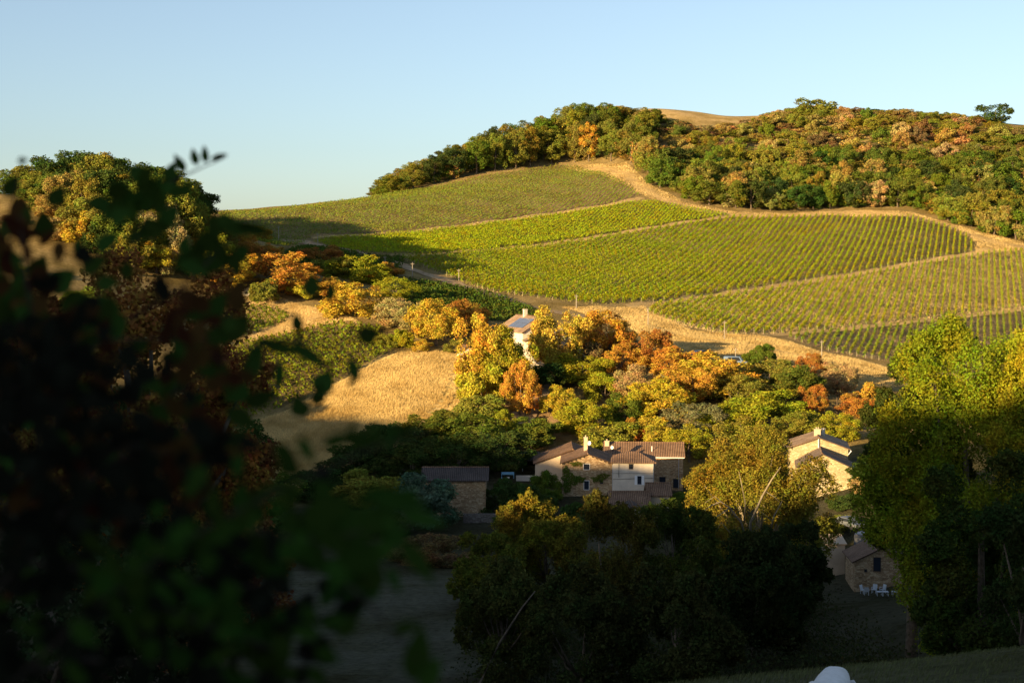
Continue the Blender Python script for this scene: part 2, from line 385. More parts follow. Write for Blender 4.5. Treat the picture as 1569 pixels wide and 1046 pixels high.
cg_j = cg.copy(); jj, ii = np.meshgrid(np.arange(ny), np.arange(nx), indexing='ij')
for _ in range(2):          # ragged, slightly blended borders between the kinds of ground
    dj = np.clip(jj + rng.integers(-1, 2, jj.shape), 0, ny - 1); di = np.clip(ii + rng.integers(-1, 2, ii.shape), 0, nx - 1)
    cg = .5 * cg + .5 * cg[dj, di]
colr = cg.reshape(-1, 3)
idx = np.arange(nx * ny).reshape(ny, nx)
q = np.stack([idx[:-1, :-1].ravel(), idx[:-1, 1:].ravel(), idx[1:, 1:].ravel(), idx[1:, :-1].ravel()], 1)
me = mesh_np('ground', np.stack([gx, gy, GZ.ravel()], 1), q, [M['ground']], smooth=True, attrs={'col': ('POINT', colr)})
tag(link('ground', me), kind='structure')

def ribbon(name, P, width, mat, lift=.12, tmin=60, pixels=True, rut=False):
    W = [Vector((*hit(a, b, tmin), 0)) if pixels else Vector((a, b, 0)) for a, b in P]
    out = []
    for i in range(len(W) - 1):      # catmull rom
        p0, p1, p2, p3 = W[max(i-1, 0)], W[i], W[i+1], W[min(i+2, len(W)-1)]
        n = max(2, int((p2 - p1).length / 1.5))
        for j in range(n):
            t = j / n
            out.append(.5 * ((2*p1) + (p2-p0)*t + (2*p0-5*p1+4*p2-p3)*t*t + (3*p1-p0-3*p2+p3)*t**3))
    out.append(W[-1])
    V = []; NW = 5
    for i, p in enumerate(out):
        d = (out[min(i+1, len(out)-1)] - out[max(i-1, 0)]).normalized(); s = Vector((-d.y, d.x, 0))
        ww = width * (1 + .25 * math.sin(i * .37) + .15 * math.sin(i * 1.1 + 2))
        for k_ in range(NW):
            q_ = p + s * ww * (k_ / (NW-1) - .5); V.append((q_.x, q_.y, H(q_.x, q_.y) + lift))
    Q = [(i*NW+k_, i*NW+k_+1, (i+1)*NW+k_+1, (i+1)*NW+k_) for i in range(len(out)-1) for k_ in range(NW-1)]
    o = link(name, mesh_np(name, V, Q, [mat], smooth=True)); tag(o, kind='structure'); return o
ribbon('path', [(984,304),(940,313),(820,331),(700,348),(600,358),(480,366)], 3.2, M['dry_path'])
ribbon('path', [(1120,332),(1035,344),(950,358),(800,379),(680,389),(620,393)], 2.8, M['dry_path'])
ribbon('path', [(1520,383),(1490,390),(1400,404),(1250,430),(1120,449),(990,467),(960,470)], 4.5, M['dry_path'])
ribbon('path', [(1640,470),(1569,475),(1400,494),(1300,506),(1200,514),(1160,516)], 2.6, M['dry_path'])
ribbon('track', [(905,258),(950,264),(980,284),(1005,300),(1050,318),(1120,330),(1250,329),(1330,327),(1420,338),(1480,357),(1540,376),(1640,388)], 6, M['dry_path'])
ribbon('road', [(425,368),(470,373),(540,386),(600,402),(650,420),(700,436),(760,454),(820,472),(880,484),(960,492)], 4.5, M['track'], .16)
ribbon('road', [(960,492),(1040,514),(1100,524),(1180,536),(1260,552)], 3.5, M['dry_path'], .16)
ribbon('path', [(384,520),(430,504),(480,488),(520,480)], 3, M['dry_path'], .16)
ribbon('path', [(792,690),(800,650),(815,610),(840,590)], 5, M['track'], .2)

# ------------------------------------------------------------------ leaves, vines, grass
def leaf_quads(C, N, S, rg, asp=.65):
    """diamond leaves/leaf clumps: centres, normals, sizes"""
    n = len(C)
    N = N / np.maximum(np.linalg.norm(N, axis=1, keepdims=True), 1e-6)
    r = rg.normal(size=(n, 3)); T = np.cross(N, r); T /= np.maximum(np.linalg.norm(T, axis=1, keepdims=True), 1e-6)
    B = np.cross(N, T); S = S[:, None]
    fold = N * S * .18
    V = np.stack([C - T*S, C - B*S*asp + fold, C + T*S, C + B*S*asp + fold], 1).reshape(-1, 3)
    Q = np.arange(n * 4).reshape(n, 4)
    return V, Q
def leaf_mesh(name, C, N, S, mat, rg, asp=.65):
    V, Q = leaf_quads(C, N, S, rg, asp)
    return mesh_np(name, V, Q, [mat], attrs={'rnd': ('FACE', rg.random(len(Q)))})

ROWDIR = np.array([math.sin(R(18.2)), math.cos(R(18.2))]); ROWN = np.array([ROWDIR[1], -ROWDIR[0]])
def vine_points(poly, spacing, dens, hgt, wid, direction=ROWDIR, rg=rng, gap=.04):
    """yields per row the leaf centres of a row of vines clipped to a polygon"""
    D = direction; Nn = np.array([D[1], -D[0]])
    a = poly @ D; b = poly @ Nn
    for w_ in np.arange(b.min(), b.max(), spacing):
        L = a.max() - a.min(); n = int(L * dens)
        if n < 3: continue
        t = rg.uniform(a.min(), a.max(), n); clump = .6 + .4 * np.sin(t * 5.5 + rg.random() * 6)
        ww = w_ + rg.normal(0, wid * .5, n)
        x = D[0] * t + Nn[0] * ww; y = D[1] * t + Nn[1] * ww
        x0 = D[0] * t + Nn[0] * w_; y0 = D[1] * t + Nn[1] * w_
        keep = pip(x0, y0, poly) & (rg.random(n) > gap) & (np.sin(t * .9 + w_ * 3.1) + np.sin(t * .23 + w_) > -1.93)
        if keep.sum() < 6: continue
        x, y, t, clump = x[keep], y[keep], t[keep], clump[keep]
        z = HV(x, y) + .25 + (hgt - .25) * rg.random(len(x)) ** .8 * (.7 + .3 * clump)
        yield w_, np.stack([x, y, z], 1), t
def vine_block(name, poly, spacing, dens, hgt, wid, col, size, direction, label, n_post=0):
    P = [c for _, c, _ in vine_points(poly, spacing, dens, hgt, wid, direction)]
    C = np.concatenate(P); N = rng.normal(size=C.shape) + np.array([-.3, -.5, .5])
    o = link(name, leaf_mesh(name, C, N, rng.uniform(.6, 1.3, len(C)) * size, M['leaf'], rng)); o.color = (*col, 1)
    tag(o, label, 'vineyard', kind='stuff')
    return o
vine_block('vineyard', WP['A'], 1.8, 10, 1.1, .3, (.19, .22, .04), .19, np.array([.30, .954]), 'mottled green vineyard with pale stakes on the hill crest below the wood')
vine_block('vineyard', WP['B'], 1.3, 14, 1.1, .45, (.28, .31, .028), .20, np.array([.30, .954]), 'bright yellow green vineyard strip between two pale grass paths')
vine_block('vineyard', WP['Fs'], 1.5, 7, 1.1, .45, (.07, .10, .02), .32, np.array([.5, .866]), 'shaded dark green vineyard below the bend of the dirt road')  # shade is put into the darker leaf colour
vine_block('vineyard', WP['F2'], 1.5, 6, 1.0, .45, (.07, .10, .02), .32, np.array([.5, .866]), 'shaded dark green vineyard wedge above the autumn trees')  # leaf colour darkened for the shade here too
vine_block('vineyard', WP['G'], 1.6, 9, 1.3, .55, (.13, .15, .02), .30, np.array([-.5, .866]), 'small sunlit vineyard patch above the straw coloured path')
vine_block('vineyard', WP['Hb'], 1.6, 9, 1.3, .6, (.14, .15, .02), .30, np.array([-.4, .916]), 'green vineyard beside the upper edge of the golden field')

def vine_rows(poly, spacing, dens, hgt, col, block, group):
    rows = list(vine_points(poly, spacing, dens, hgt, .30))
    vis = []
    for w_, C, t in rows:
        N = rng.normal(size=C.shape) + np.array([-.3, -.4, .4])
        i = int(np.argmin(t)); base = C[i].copy(); base[2] = H(base[0], base[1])
        root = empty('vine_row', tuple(base))
        me = leaf_mesh('foliage', C - base, N, rng.uniform(.6, 1.3, len(C)) * .19, M['leaf'], rng)
        f_ = link('foliage', me, root); j = rng.uniform(-.02, .02)
        f_.color = (col[0] + j, col[1] + j * .5, col[2], 1)
        for e in (int(np.argmin(t)), int(np.argmax(t))):
            if random.random() < .45: continue
            p = C[e].copy(); gz = H(p[0], p[1])
            MB().box(-.04, .04, -.04, .04, -.2, random.uniform(.8, 1.3)).build('post', M['stake'], root, loc=(p[0]-base[0], p[1]-base[1], gz-base[2]))
        px = proj(C.mean(0)); vis.append((root, px, len(C)))
    for q_, (root, px, n) in enumerate(vis):
        side = q_ + 1; tot = len(vis)
        def ordn(v): return str(v) + ('th' if 10 <= v % 100 <= 20 else {1: 'st', 2: 'nd', 3: 'rd'}.get(v % 10, 'th'))
        if side <= tot / 2: lab = f'{"short" if n < 400 else "long"} row of staked vines, {ordn(side)} row from the left end of {block}'
        else: lab = f'{"short" if n < 400 else "long"} row of staked vines, {ordn(tot - side + 1)} row from the right end of {block}'
        tag(root, lab, 'vine row', group)
vine_rows(WP['C'], 2.0, 22, 1.6, (.235, .265, .025), 'the large middle vineyard', 'rows of the large middle vineyard')
vine_rows(WP['D'], 1.85, 20, 1.55, (.235, .255, .028), 'the lower sloping vineyard', 'rows of the lower sloping vineyard')
vine_rows(WP['E'], 1.7, 18, 1.5, (.17, .20, .03), 'the lowest vineyard corner', 'rows of the lowest vineyard corner')

k = NT('grass'); oi = k.n('ShaderNodeObjectInfo'); a = k.n('ShaderNodeAttribute', attribute_name='rnd')
c = k.mix(oi.outputs['Color'], k.ramp(k.noise(.12, 5), [(.35, (.72, .66, .55)), (.55, (1, 1, 1)), (.7, (1.15, 1.15, 1.15))]), 1, 'MULTIPLY')
c = k.mix(c, k.ramp(a.outputs['Fac'], [(0, (.72, .72, .72)), (1, (1.25, 1.25, 1.25))]), 1, 'MULTIPLY')
d = k.n('ShaderNodeBsdfDiffuse'); t = k.n('ShaderNodeBsdfTranslucent'); m = k.n('ShaderNodeMixShader'); m.inputs[0].default_value = .3
k.l(c, d.inputs[0]); k.l(c, t.inputs[0]); k.l(d.outputs[0], m.inputs[1]); k.l(t.outputs[0], m.inputs[2]); k.l(m.outputs[0], k.out.inputs[0]); M['grass'] = k.m
RUTS = [wpoly([(702,562),(690,590),(672,622),(655,640)]), wpoly([(718,566),(706,595),(690,622),(676,640)]), wpoly([(738,575),(728,600),(712,628)])]
def near_ruts(P, r_=.32):
    d = np.full(len(P), 1e9)
    for W in RUTS:
        for a_, b_ in zip(W[:-1], W[1:]):
            ab = b_ - a_; t_ = np.clip(((P - a_) @ ab) / (ab @ ab), 0, 1); d = np.minimum(d, np.linalg.norm(P - a_ - t_[:, None] * ab, axis=1))
    return d + .45 * np.sin(P[:, 0] * 1.3) * np.sin(P[:, 1] * 1.7) + .35 * np.sin(P[:, 1] * 3.1) < r_
def grass(name, poly, n, hgt, col, label, wdt=.09):
    lo, hi = poly.min(0), poly.max(0); P = rng.uniform(lo, hi, (n * 4, 2)); P = P[pip(P[:, 0], P[:, 1], poly)]; P = P[~near_ruts(P)][:n]; n = len(P)
    z = HV(P[:, 0], P[:, 1]); h_ = rng.uniform(.5, 1.3, n) * hgt * (1 + .5 * np.sin(P[:, 0] * .5 + P[:, 1] * .2) * np.sin(P[:, 1] * .3))
    a_ = rng.uniform(0, 6.28, n); t = np.stack([np.cos(a_), np.sin(a_), 0 * a_], 1) * wdt
    b = np.stack([P[:, 0], P[:, 1], z], 1); top = b + np.stack([rng.normal(.35, .15, n), rng.normal(-.1, .15, n), np.ones(n)], 1) * h_[:, None]
    V = np.stack([b - t, b + t, top], 1).reshape(-1, 3)
    me = mesh_np(name, V, None, [M['grass']], np.arange(n * 3).reshape(n, 3), attrs={'rnd': ('FACE', rng.random(n))})
    o = link(name, me); o.color = (*col, 1); tag(o, label, 'grass', kind='stuff')
grass('dry_grass', GOLD, 200000, .42, (.66, .50, .22), 'long golden dry grass covering the sloping field', .045)
BAND = wpoly([(860,472),(985,470),(1060,507),(1180,517),(1250,538),(1350,560),(1400,590),(1300,600),(1150,560),(1040,545),(960,500)])
grass('dry_grass', BAND, 90000, .4, (.62, .46, .20), 'straw coloured grass bank below the lower vineyards', .05)
grass('dry_grass', LIT, 40000, .4, (.66, .50, .23), 'pale dry grass round the path by the small hut', .05)
grass('dry_grass', WP['C'], 60000, .2, (.46, .38, .14), 'dry grass between the rows of the large middle vineyard', .09)
grass('dry_grass', WP['D'], 90000, .24, (.62, .47, .22), 'pale dry grass between the rows of the lower sloping vineyard', .09)
grass('dry_grass', WP['E'], 14000, .2, (.36, .27, .14), 'sparse grass between the rows of the lowest vineyard corner', .08)
MARG = wpoly([(860,254),(960,250),(990,280),(1050,312),(1130,326),(1250,325),(1330,323),(1400,326),(1460,345),(1569,373),(1640,385),(1640,396),(1569,388),(1495,390),(1490,366),(1410,334),(1260,331),(1125,332),(1000,306),(980,298),(930,272),(880,261)])
grass('dry_grass', MARG, 60000, .35, (.62, .46, .20), 'straw coloured grass margin between the wood and the vineyards', .08)
PTH = [wpoly(p) for p in ([(984,302),(940,311),(820,329),(700,346),(600,356),(480,363),(480,368),(600,360),(700,350),(820,333),(940,315)], [(1120,331),(950,356),(800,377),(680,388),(680,392),(800,382),(950,361)], [(1520,383),(1400,401),(1250,427),(1120,446),(990,464),(990,470),(1120,452),(1250,434),(1400,408),(1500,393)])]
for p_, lb in zip(PTH, ('grass verge between the crest vineyard and the bright strip', 'grass verge between the bright strip and the large vineyard', 'wide grass verge between the large and the lower vineyard')):
    grass('dry_grass', p_, 16000, .32, (.64, .48, .22), lb, .07)
NEARG = np.array([(-14, 22), (30, 22), (44, 56), (-25, 56)])
grass('pasture_grass', NEARG, 60000, .12, (.11, .12, .05), 'short grazed grass on the near slope round the white cow', .02)

# ------------------------------------------------------------------ trees
def crown_leaves(seed, Rc, Hc, zc, n, size, lobes, lobe_r=.42, flat=1.0, low=-.75):
    rg = np.random.default_rng(seed)
    d = rg.normal(size=(lobes * 6, 3)); d /= np.linalg.norm(d, axis=1, keepdims=True); d = d[d[:, 2] > low][:lobes]
    rr = rg.uniform(.4, .84, len(d))[:, None]
    L = d * rr * np.array([Rc, Rc, Hc]); lr = rg.uniform(.6, 1.1, len(d)) * lobe_r
    k_ = rg.choice(len(L), n * 2, p=lr**2 / (lr**2).sum())
    e = rg.normal(size=(n * 2, 3)); e /= np.linalg.norm(e, axis=1, keepdims=True)
    out = d[k_]; e = e + out * .5; e /= np.linalg.norm(e, axis=1, keepdims=True)
    rad = rg.uniform(.35, 1.0, n * 2) ** .45
    rad *= 1 + .28 * np.sin(e[:, 0] * 7 + k_) * np.sin(e[:, 2] * 6 + k_ * 2) + rg.normal(0, .07, n * 2)
    P = L[k_] + e * (rad * lr[k_])[:, None] * np.array([Rc, Rc, min(Hc, Rc * 1.05)])
    # drop leaves buried inside the crown
    inside = np.linalg.norm(P / np.array([Rc, Rc, Hc]), axis=1)
    keep = rg.random(len(P)) < np.clip((inside - .15) * 1.8, .1, 1)
    P = P[keep][:n]; e = e[keep][:n]
    N = e * .7 + rg.normal(size=P.shape) * .9
    P[:, 2] += zc
    return P, N, rg, L + np.array([0, 0, zc])
def trunk_mb(seed, L, base_r, zc, top, n_limb=6):
    rg = random.Random(seed); m = MB()
    jx = lambda a: rg.uniform(-a, a)
    fork = zc - top * .55
    fork = max(fork, .15 * zc)
    m.tube([(0,0,-.6), (jx(.1), jx(.1), fork * .5), (jx(.25), jx(.25), fork), (jx(.4), jx(.4), zc + top * .25)], [base_r * 1.25, base_r, base_r * .8, base_r * .25], 7)
    ids = list(range(len(L))); rg.shuffle(ids)
    for i in ids[:n_limb]:
        e = Vector(L[i]); s = Vector((0, 0, fork * rg.uniform(.8, 1.2))); mid = s.lerp(e, .5) + Vector((jx(.3), jx(.3), -.05 * e.z + jx(.3)))
        m.tube([s, mid, e], [base_r * .5, base_r * .32, base_r * .1], 5)
    return m
# prototypes: dict kind -> list of (crown mesh, trunk mesh, radius, total height)
PROTO = {}
def proto(kind, n_var, Rc, Hc, zc, n, size, lobes, base_r, **kw):
    PROTO[kind] = []
    for i in range(n_var):
        seed = hash(kind) % 1 + i * 31 + len(kind) * 101 + int(Rc * 100)
        P, N, rg, L = crown_leaves(seed, Rc, Hc, zc, n, size, lobes, **kw)
        cm = leaf_mesh('crown', P, N, rg.uniform(.6, 1.35, len(P)) * size, M['leaf'], rg)
        tm = trunk_mb(seed, L, base_r, zc, Hc).mesh('trunk', M['bark'])
        PROTO[kind].append((cm, tm, np.percentile(np.abs(P[:, 0]), 95), np.percentile(P[:, 2], 99.5)))
proto('far', 8, 4.2, 4.3, 4.3, 6500, .17, 36, .18, lobe_r=.25, low=-.95)
proto('fartall', 7, 4.0, 7.0, 8.0, 9000, .17, 60, .2, lobe_r=.27, low=-.95)
proto('farbush', 5, 3.2, 2.2, 1.6, 4000, .15, 26, .08, low=-.5, lobe_r=.27)
proto('mid', 8, 5.0, 4.8, 4.6, 22000, .125, 60, .25, lobe_r=.22, low=-.95)
proto('midbush', 6, 3.2, 2.5, 1.8, 13000, .10, 40, .09, low=-.6, lobe_r=.24)
proto('willowy', 4, 4.5, 4.8, 4.8, 15000, .11, 60, .2, lobe_r=.19, low=-.9)
proto('bare', 3, 3.6, 4.2, 4.8, 1500, .11, 40, .16, lobe_r=.25)
CT = {'far': 0, 'mid': 0}
def place(kind, x, y, rs, hs, col, name, label, cat='tree', group=None, bark=None, sink=.2, rz=None):
    v = random.randrange(len(PROTO[kind])); cm, tm, pr, ph = PROTO[kind][v]
    zb_ = H(x, y) - sink; asp = (1.05 if 'bush' in kind else 1.3) * rs
    if hs < asp:
        rs = min(rs, hs * 1.25); a2 = (1.05 if 'bush' in kind else 1.3) * rs
        if hs < a2: zb_ -= (a2 - hs) * .8; hs = hs + (a2 - hs) * .8
    root = empty(name, (x, y, zb_), random.uniform(0, 6.28) if rz is None else rz, label, cat, group)
    root.scale = (rs / pr, rs / pr, hs / ph)
    c = link('crown', cm, root); c.color = (*col, 1); link('trunk', tm, root)
    return root
G0 = dict(dark=(.065, .09, .025), green=(.13, .155, .03), olive=(.23, .21, .045), yg=(.31, .29, .04), yellow=(.47, .36, .06), gold=(.52, .34, .07),
          orange=(.50, .275, .07), rust=(.38, .18, .055), tan=(.42, .30, .14), brown=(.18, .12, .06), grey=(.18, .17, .09), silver=(.10, .14, .09), ochre=(.31, .235, .08))
def jit(c, a=.12):
    return tuple(max(.005, v * random.uniform(1 - a, 1 + a)) for v in c)
CW = dict(dark='dark green', green='green', olive='olive green', yg='yellow green', yellow='yellow', gold='golden', orange='orange', rust='rust red', ochre='ochre brown', tan='tan leaved', brown='brown', grey='grey green', silver='silvery green')

# the wood along the ridge
WOOD = wpoly([(572,300),(640,288),(700,276),(780,263),(860,252),(930,250),(968,252),(990,278),(1030,300),(1090,318),(1150,326),(1250,324),(1330,322),(1400,322),(1460,342),(1520,362),(1569,372),(1640,385)])
edge = WOOD
ntree = 0
placed = []
def wood_density(px, py): return True
cand = []
for ix in np.arange(-80, 330, 10.2):
    for k_, yy in enumerate(np.arange(505, 745, 14)):
        x = ix + random.uniform(-3.4, 3.4) + (k_ % 2) * 4.6; y = yy + random.uniform(-4.5, 4.5)
        cand.append((x, y))
def edgeY(x):
    o = np.argsort(edge[:, 0]); return np.interp(x, edge[o, 0], edge[o, 1])
for x_ in np.arange(-75, 330, 8.5): cand.append((x_ + random.uniform(-2, 2), -1))
for x, y in sorted(cand, key=lambda t: t[1]):
    ey = edgeY(x)
    if y < 0: y = ey + 3.5
    elif y < ey + 10: continue
    if y < ey + 2: continue
    z = H(x, y); px, py = proj((x, y, z))
    if px < 560 or px > 1640: continue
    # skyline grass tops stay open
    if 1020 < px < 1140 and py < 186: continue
    if 1500 < px and py < 205: continue
    # ground hidden behind the crest
    t = np.arange(300, y - 6, 4.0); blk = np.max(HV(x / y * t, t) - (z + 6) / y * t)
    if blk > 0 or y > 735: continue
    placed.append((x, y, px, py))
SKX = [560,575,600,640,700,760,830,900,960,1020,1060,1130,1160,1250,1300,1400,1500,1569,1660]
SKY = [311,292,263,243,220,195,173,154,160,169,184,184,174,158,163,165,176,192,196]
def wood_tree(x, y, px, py, small=False):
    """species, colour and size of one tree of the wood"""
    r_ = random.random(); low = py > 250
    if px < 1000:
        c = 'green' if r_ < .38 else 'olive' if r_ < .76 else 'dark' if r_ < .88 else 'ochre' if r_ < .985 else 'gold'
        hs = random.uniform(15, 18.5) if px > 680 else random.uniform(10, 14); kd = 'fartall'; rs = random.uniform(4.2, 5.6)
    elif low:
        c = 'green' if r_ < .4 else 'dark' if r_ < .55 else 'olive' if r_ < .86 else 'ochre' if r_ < .97 else 'tan'
        hs = random.uniform(8.5, 12); kd = 'far'; rs = random.uniform(4.6, 6.4)
    else:
        c = 'olive' if r_ < .4 else 'ochre' if r_ < .7 else 'green' if r_ < .82 else 'tan' if r_ < .89 else 'brown'
        hs = random.uniform(5.5, 8); kd = 'far' if r_ < .5 else 'farbush'; rs = random.uniform(4.2, 6)
    if small: hs *= .8; rs *= .85
    z = H(x, y); lim = zat(np.interp(px, SKX, SKY) + random.uniform(0, 7), y) - z
    hs = min(hs, lim)
    return c, hs, kd, rs
placed2 = []
for x, y, px, py in placed:
    c, hs, kd, rs = wood_tree(x, y, px, py)
    if py < 250 and px > 1000: rs *= .85
    if hs < 3: continue
    placed2.append((x, y, px, py))
    zone = 'the tall wood by the crest vineyard' if px < 1000 else 'the wood above the bright green vineyard' if px < 1230 else 'the wood above the middle vineyard'
    zw = 'tall' if px < 1000 else 'bushy'
    firstrow = y < edgeY(x) + 12
    pos = 'at the foot of' if firstrow else 'near the skyline in' if py < 200 else 'in the middle of'
    lab = f'{zw} {CW[c]} tree {pos} {zone}'
    place(kd, x, y, rs, hs, jit(G0[c], .15), 'oak_tree', lab, 'tree', f'{CW[c]} trees {pos} {zone}')
placed = placed2
print('wood', len(placed))
# the smaller trees and scrub filling the wood between them, too many to tell apart: one mass
def leaf_arrays(cm):
    V = np.empty(len(cm.vertices) * 3, np.float32); cm.vertices.foreach_get('co', V); return V.reshape(-1, 3)
cache = {}
allV = []; allC = []; nf = 0
for ix in np.arange(-78, 332, 5.4):
    for yy in np.arange(500, 735, 8.0):
        x = ix + random.uniform(-2.5, 2.5); y = yy + random.uniform(-3.5, 3.5)
        if y < edgeY(x) + 3: continue
        z = H(x, y); px, py = proj((x, y, z))
        if px < 565 or px > 1650: continue
        t = np.arange(300, y - 6, 6.0)
        if np.max(HV(x / y * t, t) - (z + 5) / y * t) > 0: continue
        c, hs, kd, rs = wood_tree(x, y, px, py, True)
        if hs < 2: continue
        if kd == 'fartall': kd = 'far'
        hs *= random.uniform(.55, .85)
        v = random.randrange(len(PROTO[kd])); cm, tm, pr, ph = PROTO[kd][v]
        if (kd, v) not in cache: cache[(kd, v)] = leaf_arrays(cm)
        V = cache[(kd, v)].reshape(-1, 4, 3); V = V[rng.choice(len(V), 900, replace=False)]
        cen = V.mean(1, keepdims=True); V = cen + (V - cen) * 1.5
        a_ = random.uniform(0, 6.28); ca_, sa_ = math.cos(a_), math.sin(a_); S_ = np.array([rs / pr, rs / pr, hs / ph])
        V = V * S_; V = np.stack([V[..., 0] * ca_ - V[..., 1] * sa_, V[..., 0] * sa_ + V[..., 1] * ca_, V[..., 2]], -1) + np.array([x, y, z - .2])
        allV.append(V.reshape(-1, 3)); allC.append(np.tile(np.array(jit(G0[c], .18)), (900, 1)))
V = np.concatenate(allV); Cc = np.concatenate(allC); n_ = len(Cc)
print('wood mass trees', len(allV))
M['leafmass'] = leaf_mat('leaf_mass', attr=True)
me = mesh_np('wood', V, np.arange(n_ * 4).reshape(n_, 4), [M['leafmass']], attrs={'rnd': ('FACE', rng.random(n_)), 'tint': ('FACE', Cc)})
tag(link('wood', me), 'low scrubby wood filling the ridge between its larger trees', 'wood', kind='stuff')
